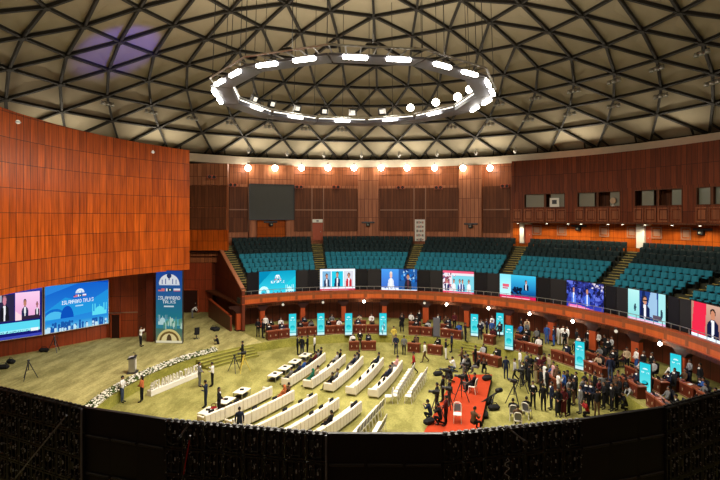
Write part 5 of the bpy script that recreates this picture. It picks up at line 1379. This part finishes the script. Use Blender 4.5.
# letters on a white board
A, B = fl(151, 396.8), fl(199.5, 376.6); d = B - A; L = d.length
t = thing('letter_sign', 'long white board carrying standing white letters in front of the flower border', 'sign', A, math.atan2(d.y, d.x))
mb = MB(); mb.rbox((L / 2, .2, .19), (L, .40, .38), .015); mb.build('plinth', M['white'], t)
cu = bpy.data.curves.new('txt', 'FONT'); cu.body = '#ISLAMABAD TALKS'; cu.extrude = .05; cu.size = .6; cu.space_character = 1.18; cu.space_word = .7
to = bpy.data.objects.new('txt', cu); COL.objects.link(to)
dg = bpy.context.evaluated_depsgraph_get(); dg.update(); tm = bpy.data.meshes.new_from_object(to.evaluated_get(dg))
w_ = max(v.co.x for v in tm.vertices) - min(v.co.x for v in tm.vertices); hh = max(v.co.y for v in tm.vertices)
x0 = min(v.co.x for v in tm.vertices); bpy.data.objects.remove(to)
mb = MB(); mb.add([((v.co.x - x0) * (L - .1) / w_ + .05, .12 - v.co.z, v.co.y * .56 / hh + .38) for v in tm.vertices], [tuple(p.vertices) for p in tm.polygons]); mb.build('lettering', M['white'], t)
# lectern, office chair, tripods, bags on the stage
def lectern():
    p = fl(132.8, 372.5, ZPF); t = thing('lectern', 'grey metal lectern standing alone on the stage carpet', 'lectern', p, -D2R(75))
    mb = MB(); mb.rbox((0, 0, .04), (.8, .7, .08), .02); mb.build('base', M['gunmetal'], t)
    mb = MB(); mb.rbox((0, -.02, .58), (.62, .45, 1.0), .03); b = mb.build('body', M['metal'], t)
    mb = MB(); mb.rbox((0, .215, .6), (.34, .02, .7), .01); mb.build('front_plate', M['white'], b)
    mb = MB(); mb.rbox((0, -.03, 1.12), (.75, .6, .06), .02, 0, 0, .2); mb.build('reading_top', M['gunmetal'], t)
    for s in (-.12, .12):
        mb = MB(); mb.path([(s, .2, 1.12), (s * .9, .16, 1.35), (s * .6, .05, 1.45)], .012, 5); mb.ball((s * .6, .04, 1.46), .03, 0, 6); mb.build('microphone', M['black'], t)
    mb = MB(); mb.rbox((0, -.1, 1.17), (.25, .34, .01), .002, 0, 0, .2); mb.build('notes', M['paper'], t)
lectern()
p = fl(196.5, 339, ZPF); OC.put('black office chair standing alone near the tall banner', p, D2R(30))
p = fl(182, 336, ZPF)
def make_tripod(cam=True, yellow=False):
    def f():
        t = thing('camera_tripod', 'x', 'tripod'); mt = M['gunmetal'] if not yellow else CLOTH['yellow']
        for k in range(3):
            a = 2 * PI * k / 3 + .3; mb = MB(); mb.tube((0, 0, 1.25), (.55 * math.cos(a), .55 * math.sin(a), 0), .035, .025, 6); mb.tube((.27 * math.cos(a), .27 * math.sin(a), .62), (0, 0, .62), .015, .015, 4); mb.build('leg', mt, t)
        mb = MB(); mb.tube((0, 0, .62), (0, 0, 1.36), .035); mb.lathe([(.08, 1.25), (.09, 1.3), (.06, 1.36)], 8); mb.build('centre_column', mt, t)
        mb = MB(); mb.tube((0, 0, 1.34), (.05, -.45, 1.2), .014); mb.build('pan_handle', M['black'], t)
        if cam:
            mb = MB(); mb.rbox((0, 0, 1.48), (.17, .42, .22), .03); mb.rbox((0, -.1, 1.63), (.05, .26, .05), .015); b = mb.build('camera_body', M['black'], t)
            mb = MB(); mb.lathe([(.07, 0), (.075, .15), (.095, .24), (.09, .24)], 10, 0, (0, 0, 0), Matrix.Translation((0, .2, 1.49)) @ Matrix.Rotation(-PI / 2, 4, 'X')); mb.build('lens', M['gunmetal'], b)
        return t
    return f
TP, TPN, TPY = Kind(make_tripod()), Kind(make_tripod(False)), Kind(make_tripod(True, True))
TPN.put('bare black tripod standing on the stage near the video call screen', fl(28.5, 379, ZPF), .3)
TPN.put('bare black tripod by the foot of the blue stage screen', fl(54.5, 352, ZPF), 1.1)
TPY.put('yellow legged camera tripod on the pit floor before the stage steps', fl(243.5, 372), D2R(120))
TPN.put('thin stand beside the yellow legged tripod', fl(234.5, 372), .6)
def make_bag():
    t = thing('equipment_bag', 'x', 'bag')
    mb = MB(); mb.rbox((0, 0, .17), (.75, .38, .34), .11); b = mb.build('bag_body', M['blackcloth'], t)
    mb = MB(); mb.path([(-.2, 0, .33), (-.15, 0, .46), (.15, 0, .46), (.2, 0, .33)], .02, 5); mb.build('bag_handle', M['black'], t)
    return t
BAG = Kind(make_bag)
for px, py, Z, l, a in ((3.5, 369, ZPF, 'black equipment bag at the very edge of the stage', .2), (11, 363.5, ZPF, 'long black bag beside another bag on the stage', -.4), (44, 352, ZPF, 'black bag between the two bare stage tripods', .1), (438, 375.5, 0, 'black bag on the carpet left of the red camera riser', .3), (448, 378, 0, 'second black bag against the red camera riser', 1.2), (216.5, 331, ZPF, 'black bag by the low ramp wall', .9), (214, 330, ZPF, 'black case beside the bag at the low ramp wall', .2)):
    BAG.put(l, fl(px, py, Z), a, 'black equipment bags')
# ---- red carpeted camera riser: two levels
def prism(name, pts, z0, z1, label, cat, mt, ms):
    n = len(pts); c = sum(pts, Vector((0, 0, 0))) / n
    t = thing(name, label, cat, (c.x, c.y, z0))
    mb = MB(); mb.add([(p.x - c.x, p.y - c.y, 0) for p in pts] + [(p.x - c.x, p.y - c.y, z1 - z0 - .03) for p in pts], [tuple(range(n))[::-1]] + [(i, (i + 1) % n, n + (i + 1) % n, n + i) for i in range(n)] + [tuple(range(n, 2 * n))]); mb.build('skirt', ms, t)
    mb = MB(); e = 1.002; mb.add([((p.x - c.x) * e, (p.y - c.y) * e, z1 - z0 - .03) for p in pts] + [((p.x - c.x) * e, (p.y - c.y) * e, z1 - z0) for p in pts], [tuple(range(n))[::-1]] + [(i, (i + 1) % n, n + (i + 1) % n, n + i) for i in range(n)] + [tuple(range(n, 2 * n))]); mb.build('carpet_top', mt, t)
    return t
ZR1, ZR2 = .22, .55
q = [fl(424, 432, ZR1), fl(446, 432, ZR1), fl(463.5, 375, ZR1), fl(455, 375, ZR1)]
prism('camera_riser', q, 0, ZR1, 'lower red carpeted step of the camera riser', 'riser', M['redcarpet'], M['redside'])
q = [fl(443, 436, ZR2), fl(478, 436, ZR2), fl(492, 374.5, ZR2), fl(462.5, 374.5, ZR2)]
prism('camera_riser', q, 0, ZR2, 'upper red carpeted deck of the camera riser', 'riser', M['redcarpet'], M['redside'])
def onr(px, py, Z): return fl(px, py, Z)
STG = -1.05                             # towards the stage
TP.put('camera tripod on the lower red step, near its middle', onr(446, 392, ZR1), -STG)
TP.put('camera tripod on the lower red step at its near end', onr(436, 417, ZR1), -STG + .2)
TP.put('camera tripod at the far end of the upper red deck', onr(466.5, 386, ZR2), -STG)
TP.put('camera tripod at the near edge of the upper red deck', onr(449, 414, ZR2), -STG - .15)
TP.put('camera tripod between seated operators on the upper red deck', onr(461.5, 400, ZR2), -STG)
TP.put('tall camera tripod on the carpet between red riser and crowd', fl(514, 404), -STG - .5)
TP.put('second camera tripod beside the crowd of standing people', fl(521, 392), -STG)
CH.put('white banquet chair with grey pad standing on the upper red deck', onr(457.5, 422, ZR2), -CAMDIR(onr(457.5, 422, ZR2)))
CH.put('white chair under the black clad operator on the red deck', onr(472.5, 393, ZR2), -STG)
CH.put('white banquet chair under the person in black by the crowd tripod', fl(513.5, 420), -CAMDIR(fl(513, 420)) + PI)
CH.put('white banquet chair with pale pad beside the tripod crowd', fl(527, 418), -CAMDIR(fl(527, 418)) + PI - .4)
BAG.put('black case on the red deck under the crossing cameras', onr(487, 380, ZR2), .4, 'black equipment bags')
BAG.put('black bag heaped beside the red deck on the carpet', fl(489, 404), .9, 'black equipment bags'); BAG.put('second black bag heaped beside the red deck', fl(494, 410), .2, 'black equipment bags'); BAG.put('black bag lying by the near corner of the red deck', fl(485, 417), 1.4, 'black equipment bags')
BAG.put('black bag at the near end of the lower red step', onr(429, 424, ZR1), .6, 'black equipment bags')
# grey notice board among the desks, railings on the near side
p = fl(436.5, 337.5, ZPF); t = thing('grey_board', 'plain grey standing board between two far desks', 'board', p, -CAMDIR(p) + PI)
mb = MB(); mb.rbox((0, 0, .98), (.62, .05, 1.76), .015); mb.build('panel', M['truss'], t)
for s in (-1, 1):
    mb = MB(); mb.rbox((s * .25, 0, .05), (.06, .5, .1), .015); mb.build('foot', M['gunmetal'], t)

# ================================================================== people standing about
W, BK, NV, GR = 'white', 'black', 'navy', 'grey'
ppl(140.5, 346.5, ZPF, 'arms', 'r', W, BK, 'person in white shirt on the stage raising a camera beside the recess', hair='short')
ppl(122, 402.5, 0, 'phone', 'r', W, 'jeans', 'person in white shirt and jeans at the near end of the flower border')
ppl(142, 402, 0, 'front', 'l', 'orange', BK, 'person with long hair and orange top before the flower border', hair='long')
ppl(199.5, 386.5, 0, 'front', 'r', GR, GR, 'person in grey suit facing one in white by the letter sign', shirt=W)
ppl(212.5, 386.5, 0, 'phone', 'l', W, BK, 'person in white shirt and black trousers facing the grey suited one')
ppl(205.8, 407.5, 0, 'phone', 'l', NV, NV, 'person in navy suit photographing the letter sign', shirt=W)
ppl(219, 416, 0, 'front', 'r', BK, BK, 'person in black over white shirt standing among the coffee tables', shirt=W, hair='long')
p = fl(213.5, 415.5); t = thing('shoulder_bag', 'dark red bag standing on the floor by the coffee tables', 'bag', p, .4)
mb = MB(); mb.rbox((0, 0, .28), (.42, .26, .56), .09); mb.build('bag_body', CLOTH['red'], t); mb = MB(); mb.path([(-.13, 0, .54), (-.09, 0, .72), (.09, 0, .72), (.13, 0, .54)], .02, 5); mb.build('bag_strap', CLOTH['maroon'], t)
ppl(239.5, 437, 0, 'stand', 'away', NV, NV, 'person in navy suit seen from behind over the black tiles', shirt=NV, s=.95)
ppl(218.7, 349, .3, 'crouch', 'l', BK, BK, 'person in black bending on the stage steps by the flowers')
ppl(242.5, 362, 0, 'front', 'l', BK, BK, 'camera operator in black behind the yellow tripod')
ppl(297.5, 355, 0, 'front', 'r', BK, BK, 'person in black suit, first of the group before the far desks', shirt=W)
ppl(302, 356, 0, 'stand', .4, BK, NV, 'person in black jacket, second of the group before the far desks')
ppl(307.5, 355.5, 0, 'front', 'l', BK, BK, 'person in dark suit, third of the group before the far desks', shirt='lightgrey')
ppl(314.6, 354.5, 0, 'stand', 'l', W, BK, 'person in white shirt at the end of the group before the far desks')
ppl(413.8, 374.5, 0, 'walk', 'l', 'red', BK, 'person in red shirt walking past the rows of white chairs')
ppl(425, 362.5, 0, 'walk', 'l', W, 'brown', 'person in white shirt walking near the floor desks')
ppl(396, 354.5, 0, 'front', 'cam', NV, NV, 'person in navy standing before the third floor desk')
ppl(404, 355.5, 0, 'stand', 'away', GR, BK, 'person in grey standing by the third floor desk')
ppl(393.8, 345, .3, 'phone', 'cam', 'yellow', 'khaki', 'person in yellow standing at the edge of the raised ring')
ppl(360, 349, 0, 'front', 'cam', BK, BK, 'person in black standing between the first two floor desks', shirt=W)
ppl(402, 332, ZPF, 'arms', 'cam', BK, BK, 'camera operator in black at the back of the open aisle')
ppl(371.5, 331, ZPF, 'front', 'cam', W, W, 'person in white standing behind the far desks under the bright lamp')
ppl(445.7, 359.5, 0, 'phone', 'r', BK, W, 'person in black top and white trousers by the floor desks')
ppl(451.7, 352.5, 0, 'stand', 'l', NV, BK, 'person in navy suit behind the one in white trousers')
ppl(465.5, 342, ZPF, 'stand', 'r', BK, BK, 'person in black standing at the top of the short steps')
ppl(480, 339.5, ZPF, 'front', 'cam', NV, NV, 'person in navy suit beside the stand above the steps', shirt=W)
ppl(486.8, 337, ZPF, 'stand', 'l', NV, BK, 'person in dark suit facing the navy suited one above the steps', shirt=W)
ppl(492, 339, ZPF, 'stand', 'cam', 'blue', BK, 'person in blue between two teal stands above the steps')
ppl(455, 372.5, 0, 'crouch', STG, W, 'jeans', 'camera operator in white shirt kneeling before the red riser')
for px, py, Z, po, fa, tp, bt, l in ((470.5, 371, ZR2, 'crouch', STG, BK, BK, 'operator in black kneeling at the far end of the red deck'), (478, 374, ZR2, 'sit', STG, BK, GR, 'operator in black sitting at the far edge of the red deck'), (464, 380, ZR2, 'front', STG, 'lightgrey', GR, 'operator in pale grey behind the first tripod on the red deck'), (473.5, 393, ZR2, 'sit', STG, BK, BK, 'operator in black sitting on the white chair on the red deck'),
        (443, 402, ZR1, 'front', STG, BK, BK, 'operator in black at the middle of the lower red step'), (449.5, 407, ZR2, 'front', STG, BK, GR, 'operator in black and grey on the near half of the red deck'), (431, 421, ZR1, 'crouch', STG, NV, BK, 'operator in navy kneeling at the near end of the red step'), (441, 425, ZR1, 'crouch', STG, BK, BK, 'operator in black kneeling low by the black tiles on the red step'), (473, 432, ZR2, 'desk', 1.0, 'brown', BK, 'person in dark brown sitting at the near edge of the red deck'), (446, 426, ZR1, 'front', STG, 'maroon', BK, 'operator in maroon behind the near tripod on the red step'), (462, 369, 0, 'front', STG, 'brown', BK, 'operator in brown standing behind the kneeling one before the red riser'), (468, 366.5, 0, 'crouch', STG, GR, BK, 'operator in grey kneeling behind the far end of the red riser'), (475.5, 367, 0, 'front', STG, BK, BK, 'operator in black standing behind the far end of the red riser'), (452, 383, ZR1, 'crouch', STG, BK, BK, 'operator in black kneeling at the far part of the red step'), (437, 411, ZR1, 'front', STG, BK, BK, 'operator in black behind the near tripod of the red step'), (468, 389, ZR2, 'crouch', STG, BK, GR, 'operator in black and grey kneeling beside the white chair on the red deck'), (484, 373, 0, 'crouch', 'cam', BK, BK, 'person in black crouching behind the far end of the red deck'),
        (506, 379.5, 0, 'stand', 'away', NV, NV, 'person in navy suit standing alone before the floor desks'), (515, 382, 0, 'walk', 'l', 'lightgrey', BK, 'person in pale grey walking beside the tripod crowd'), (520, 372, 0, 'stand', 'l', W, GR, 'person in white shirt behind the walking one in pale grey'), (526.5, 382, 0, 'front', 'l', BK, BK, 'person in black at the gallery side of the crowd'), (531, 378, 0, 'front', 'cam', BK, BK, 'person in black at the rear of the crowd'), (535.5, 384, 0, 'phone', 'r', 'brown', 'khaki', 'person in brown among the crowd facing the white kurta'),
        (545, 387, 0, 'kurta', 'r', W, W, 'tall person in white kurta in the middle of the crowd'), (553.3, 386, 0, 'kurta', 'l', 'pink', 'beige', 'person in pale pink kurta beside the white kurta'), (540, 379, 0, 'front', 'cam', 'maroon', BK, 'person in maroon at the rear of the crowd behind the white kurta'), (549, 377, 0, 'stand', 'l', 'beige', GR, 'person in beige at the rear of the crowd'),
        (533, 408.5, 0, 'front', 'cam', BK, BK, 'person in black suit and pale shirt facing the camera in front of the crowd'), (543.5, 411.5, 0, 'stand', 'away', BK, BK, 'person in black suit seen from behind in front of the crowd'), (551.5, 409.5, 0, 'stand', 'l', NV, NV, 'person in navy suit beside the black suit seen from behind'), (558.5, 398, 0, 'phone', 'r', W, GR, 'person in white shirt raising a phone in the crowd'), (564, 397, 0, 'stand', 'l', 'blue', NV, 'person in blue in the crowd'), (558, 416.5, 0, 'robe', 'cam', BK, BK, 'person in long black robe at the front of the crowd'), (563.7, 416, 0, 'robe', 'cam', 'maroon', 'maroon', 'person in long maroon dress at the front of the crowd'), (569, 415, 0, 'front', 'l', BK, BK, 'person in black beside the maroon dress'),
        (580.5, 413.5, 0, 'stand', 'l', GR, GR, 'person in grey suit and white shirt apart from the crowd'), (574, 405, 0, 'front', 'l', BK, 'brown', 'person in black behind the grey suit'), (586, 408, 0, 'front', 'cam', NV, BK, 'person in navy between the grey suit and the dark group'), (590, 401, 0, 'stand', 'l', 'brown', BK, 'person in brown at the rear of the dark group'), (597, 417.5, 0, 'front', 'away', BK, 'brown', 'person in black at the front of the dark group'), (588, 419, 0, 'crouch', 'l', 'red', BK, 'person in red crouching by the dark group'), (604, 409, 0, 'front', 'l', BK, BK, 'person in black in the middle of the dark group'), (602, 400, 0, 'front', 'cam', GR, BK, 'person in grey at the rear of the dark group'), (612, 411, 0, 'stand', 'l', BK, BK, 'person in black at the desk side of the dark group'), (610, 401, 0, 'phone', 'cam', NV, BK, 'person in navy at the desk side of the dark group'), (620, 404, 0, 'front', 'l', BK, BK, 'person in black nearest the desks in the dark group'), (618, 396, 0, 'stand', 'l', 'brown', BK, 'person in brown by the desks behind the dark group'), (634.5, 408, 0, 'bend', 'l', 'lightgrey', 'khaki', 'person in pale jacket bending over near the last desks'), (626, 411, 0, 'crouch', 'l', BK, BK, 'person in black crouching beside the bending one'),
        (610.5, 381, ZPF, 'stand', 'away', NV, 'jeans', 'person in dark navy standing in the gap between raised desks'), (547, 344, ZPF, 'stand', 'cam', 'blue', 'blue', 'person in blue standing behind the desks beyond the crowd'), (554, 346, ZPF, 'stand', 'l', NV, 'blue', 'person in navy and blue next to a column beyond the crowd'), (527, 337, ZPF, 'stand', 'cam', 'beige', 'khaki', 'person in beige standing under the balcony lamp'), (521, 336, ZPF, 'front', 'r', BK, BK, 'person in black facing the beige clad one under the balcony'),
        (558, 345, ZPF, 'front', 'r', W, W, 'person in white at the gallery side of the white clad trio'), (563, 345, ZPF, 'front', 'cam', W, W, 'person in white in the middle of the white clad trio'), (567.5, 346, ZPF, 'stand', 'l', W, 'beige', 'person in white and beige at the end of the white clad trio'),
        (627, 371, ZPF, 'front', 'cam', 'beige', BK, 'person in beige standing behind the last desks'), (636.5, 372, ZPF, 'front', 'l', W, 'blue', 'person in white and blue behind the last desks'), (598, 352, ZPF, 'front', 'cam', W, BK, 'person in white shirt deep under the balcony'), (605, 356, ZPF, 'phone', 'l', BK, BK, 'person in black deep under the balcony'), (588, 350, ZPF, 'stand', 'cam', BK, GR, 'person in black and grey deep under the balcony'), (612, 358, ZPF, 'front', 'l', 'lightgrey', BK, 'person in pale grey deep under the balcony'), (577, 349, ZPF, 'stand', 'r', BK, BK, 'person in black beside a column deep under the balcony'), (652, 377, ZPF, 'front', 'l', BK, BK, 'person in black behind the last lit stand'), (690, 385, ZPF, 'front', 'l', 'lightgrey', BK, 'person in pale grey by the last column'), (700, 390, ZPF, 'stand', 'l', BK, BK, 'person in black beyond the last column'),
        (258, 337, ZPF, 'front', 'cam', BK, BK, 'person in black at the gallery end of the far desks'), (262.5, 338, ZPF, 'front', 'r', BK, BK, 'camera operator in black beside the first far desk'), (265.5, 333, ZPF, 'stand', 'cam', W, BK, 'person in white shirt behind the first far desk'), (192, 318, ZPF, 'bend', 'r', W, GR, 'person in white bending at the passage door')):
    ppl(px, py, Z, po, fa, tp, bt, l, hair='scarf' if po == 'robe' else 'short', shirt=W if tp in (BK, NV, GR) and po in ('front', 'stand') and rnd.random() < .6 else None)
for px, py, l, tp in ((513, 420.5, 'person in black sitting on a white chair by the crowd tripod', BK), (518, 428, 'person in brown and black sitting with back to the black tiles', 'brown'), (526.5, 418.5, 'person in black sitting beside the chair with pale pad', BK)):
    p = fl(px, py); person('sit', p, CAMDIR(p) + PI, tp, BK, l)
CH.put('white banquet chair under the person in brown close to the black tiles', fl(518, 428), -CAMDIR(fl(518, 428)) + PI)
for grp, ref, pts in (('dark group', 'grey suit', ((576, 398), (583, 404), (591, 409), (599, 406), (607, 405), (615, 402), (623, 400), (630, 402), (617, 410), (595, 398), (585, 398), (626, 405))), ('crowd', 'tripods', ((523, 386), (529, 389), (541, 393), (547, 394), (538, 377), (544, 376), (527, 375), (557, 390), (568, 396), (569, 405)))):
    for i, (px, py) in enumerate(sorted(pts)):
        tp = ('black', 'navy', 'black', 'grey', 'black', 'brown', 'black', 'maroon')[(i * 3) % 8]
        ppl(px, py, 0, ('front', 'stand', 'phone')[i % 3], (-PI / 2, 2.6, PI / 2, -2.4)[i % 4], tp, 'black', 'person in %s half hidden in the %s, %s counting from the %s' % (tp, grp, ORD[i], ref), shirt='white' if i % 3 == 0 and tp != 'brown' else None)
# camera crane heap beside the deck
t = thing('folded_stand', 'folded black lighting stand leaning across bags by the red deck', 'stand', fl(492, 408), .5)
mb = MB(); mb.tube((-.9, 0, .5), (.9, .2, .9), .06); mb.build('pole', M['black'], t); mb = MB(); mb.tube((-.5, -.3, 0), (.3, .1, .8), .04); mb.tube((.1, .5, 0), (.0, .0, .72), .04); mb.build('leg', M['black'], t); mb = MB(); mb.rbox((.75, .15, .95), (.5, .3, .25), .06); mb.build('head', M['black'], t)

# ================================================================== black tiles of the near balcony, seen from behind
ZTOP = 8.32
BRK = [(0, 388), (84.5, 408), (165.5, 420), (327.5, 434), (442.5, 434.5), (581, 420), (665, 407.5), (720, 392)]
NEAR = [fl(a, b, ZTOP).xy for a, b in BRK]
def nearpt(px):
    for (a, _), (b, _), p, q in zip(BRK[:-1], BRK[1:], NEAR[:-1], NEAR[1:]):
        if a <= px <= b:
            k = k_of(px); d = q - p; t = (k * p.y - p.x) / (d.x - k * d.y); return p + d * t
SEC = [(-60, 84.5, 1), (84.5, 165.5, 0), (165.5, 327.5, 1), (327.5, 442.5, 0), (442.5, 581, 1), (581, 665, 0), (665, 790, 1)]
sn = ['ribbed section closest to the stage screens', 'plain section in front of the flower border', 'ribbed section in front of the nearer sofa block', 'plain section in front of the chair rows', 'ribbed section in front of the red camera riser', 'plain section in front of the dark group', 'ribbed section under the brown wall screen']
for (a, b, ribbed), l in zip(SEC, sn):
    # the sides away from the frame follow the round balcony
    pa, pb = nearpt(max(a, 0) if a < 0 else a), nearpt(min(b, 720) if b > 720 else b)
    if a < 0: d = (pa - pb).normalized(); pa = pb + d * 7.0
    if b > 720: d = (pb - pa).normalized(); pb = pa + d * 7.0
    z1 = 8.32; z0 = 4.27
    d = pb - pa; w = d.length
    t = thing('led_wall_section', 'black screen wall seen from behind, %s' % l, 'screen wall', (pa.x, pa.y, z0), math.atan2(d.y, d.x))
    h = z1 - z0
    if ribbed:
        nx = max(2, round(w / .42)); cw = w / nx; nz = 8; ch = h / nz
        base = None
        for i in range(nx):
            for j in range(nz):
                x, z = (i + .5) * cw, h - (j + .5) * ch
                mb = MB(); mb.rbox((x, .06, z), (cw - .012, .07, ch - .012), .01)
                if j < 4:
                    for s in (-1, 1): mb.box((x + s * (cw / 2 - .025), -.0, z), (.03, .07, ch - .03)); mb.box((x, .0, z + s * (ch / 2 - .025)), (cw - .05, .07, .03))
                    mb.box((x - .06, .0, z), (.03, .05, ch - .06)); mb.box((x + .08, .0, z), (.03, .05, ch - .06))
                c = mb.build('cabinet', M['ledback'], t)
                if j < 4:
                    mb = MB(); mb.rbox((x - .10 + .02 * ((i * 7 + j) % 3), -.005, z + .05), (.10, .07, .16), .012); mb.build('power_box', M['ledrib'], c)
                    mb = MB(); rr = random.Random(i * 31 + j)
                    for k in range(13):
                        mb.box((x + rr.uniform(-.19, .19), -.045, z + rr.uniform(-.22, .22)), (rr.uniform(.006, .012), .02, rr.uniform(.008, .026)))
                    mb.box((x + .03, -.045, z + .06), (.022, .02, .06)); mb.build('latch', M['clip'], c)
                    mb = MB(); mb.path([(x - .15, -.04, z - .1), (x - .05, -.05, z - .17), (x + .1, -.05, z - .15), (x + .17, -.04, z - .06)], .007, 4); mb.build('cable_loop', M['cable'], c)
        mb = MB()
        for i in range(nx * 3): mb.rbox(((i + .5) * cw / 3, .03, h + .012), (cw / 5, .05, .03), .006)
        mb.build('top_clamp', M['clip'] if l.startswith('ribbed section in') else M['ledrib'], t)
    else:
        n = 3
        for i in range(n):
            mb = MB(); mb.rbox(((i + .5) * w / n, .05, h / 2), (w / n + .004, .08, h), .004); c = mb.build('blank_panel', M['leddark'], t)
            mb = MB()
            for k in range(3): mb.rbox(((i + .5) * w / n, -.0, h - .55 - k * .75), (w / n - .06, .05, .05), .01)
            mb.build('panel_batten', M['leddark2'], c)
    if l.startswith('ribbed section closest') or 'sofa block' in l:
        mb = MB(); mb.tube((w - .01, -.06, 0), (w - .01, -.06, h), .018, .018, 6); mb.build('edge_profile', M['truss'], t)
    if a < 0 or 'sofa' in l or 'riser' in l: pass
def brace(name, label, cat, x0, y0, x1, y1, r, mt, da=-.25):
    def pt(px, py):
        q = nearpt(px); q = q * (1 - .035); return Vector((q.x, q.y, zrow(q.y, py)))
    A_, B_ = pt(x0, y0), pt(x1, y1); t = thing(name, label, cat, A_)
    mb = MB(); mb.tube((0, 0, 0), B_ - A_, r, r, 8); mb.build('pole', mt, t)
    mb = MB(); dd = (B_ - A_).normalized()
    for k in (.0, .95): mb.tube((B_ - A_) * k - dd * .03, (B_ - A_) * k + dd * .05, r * 1.6, r * 1.6, 8)
    mb.build('clamp', M['gunmetal'], t); return t
brace('brace_pole', 'slanting grey brace pole behind the ribbed section by the stage screens', 'pole', 66, 416, 12, 482, .015, M['truss'])
brace('brace_pole', 'short grey brace pole behind the sofa side of the black screen wall', 'pole', 189, 424, 179, 438, .018, M['truss'])
brace('brace_pole', 'short grey brace pole behind the section by the red riser', 'pole', 508, 428, 526, 442, .015, M['truss'])
brace('red_strap', 'thin red strap hanging behind the sofa side of the black screen wall', 'strap', 190, 437, 183, 478, .012, CLOTH['red'])
t = thing('cable_bundle', 'small tangle of pale cable behind the section by the red riser', 'cable', (0, 0, 0))
q = nearpt(507) * .965; pts = [Vector((q.x + .05 * math.sin(k * 1.9), q.y, zrow(q.y, 458 + k * 2.6))) for k in range(9)]
mb = MB(); mb.path(pts, .008, 5); mb.build('cable', M['clip'], t)

# ================================================================== camera, air and exposure
cd = bpy.data.cameras.new('camera'); cam = bpy.data.objects.new('camera', cd); COL.objects.link(cam)
cam.location = (0, 0, H); cam.rotation_euler = (PI / 2, 0, 0)
cd.sensor_width = 36; cd.lens = 36 * FOC / 720; cd.shift_y = -(240 - HOR) / 720; cd.clip_end = 300; cd.clip_start = .05
scene.camera = cam
w = bpy.data.worlds.new('world'); scene.world = w; w.use_nodes = True
w.node_tree.nodes['Background'].inputs[0].default_value = (.9, .8, .65, 1); w.node_tree.nodes['Background'].inputs[1].default_value = .0
vs_ = scene.view_settings; vs_.view_transform = 'Standard'; vs_.look = 'None'; vs_.gamma = 1; vs_.use_curve_mapping = False; vs_.exposure = EXPOSURE
scene.cycles.use_denoising = True
scene.cycles.max_bounces = 6; scene.cycles.diffuse_bounces = 4; scene.cycles.sample_clamp_indirect = 4
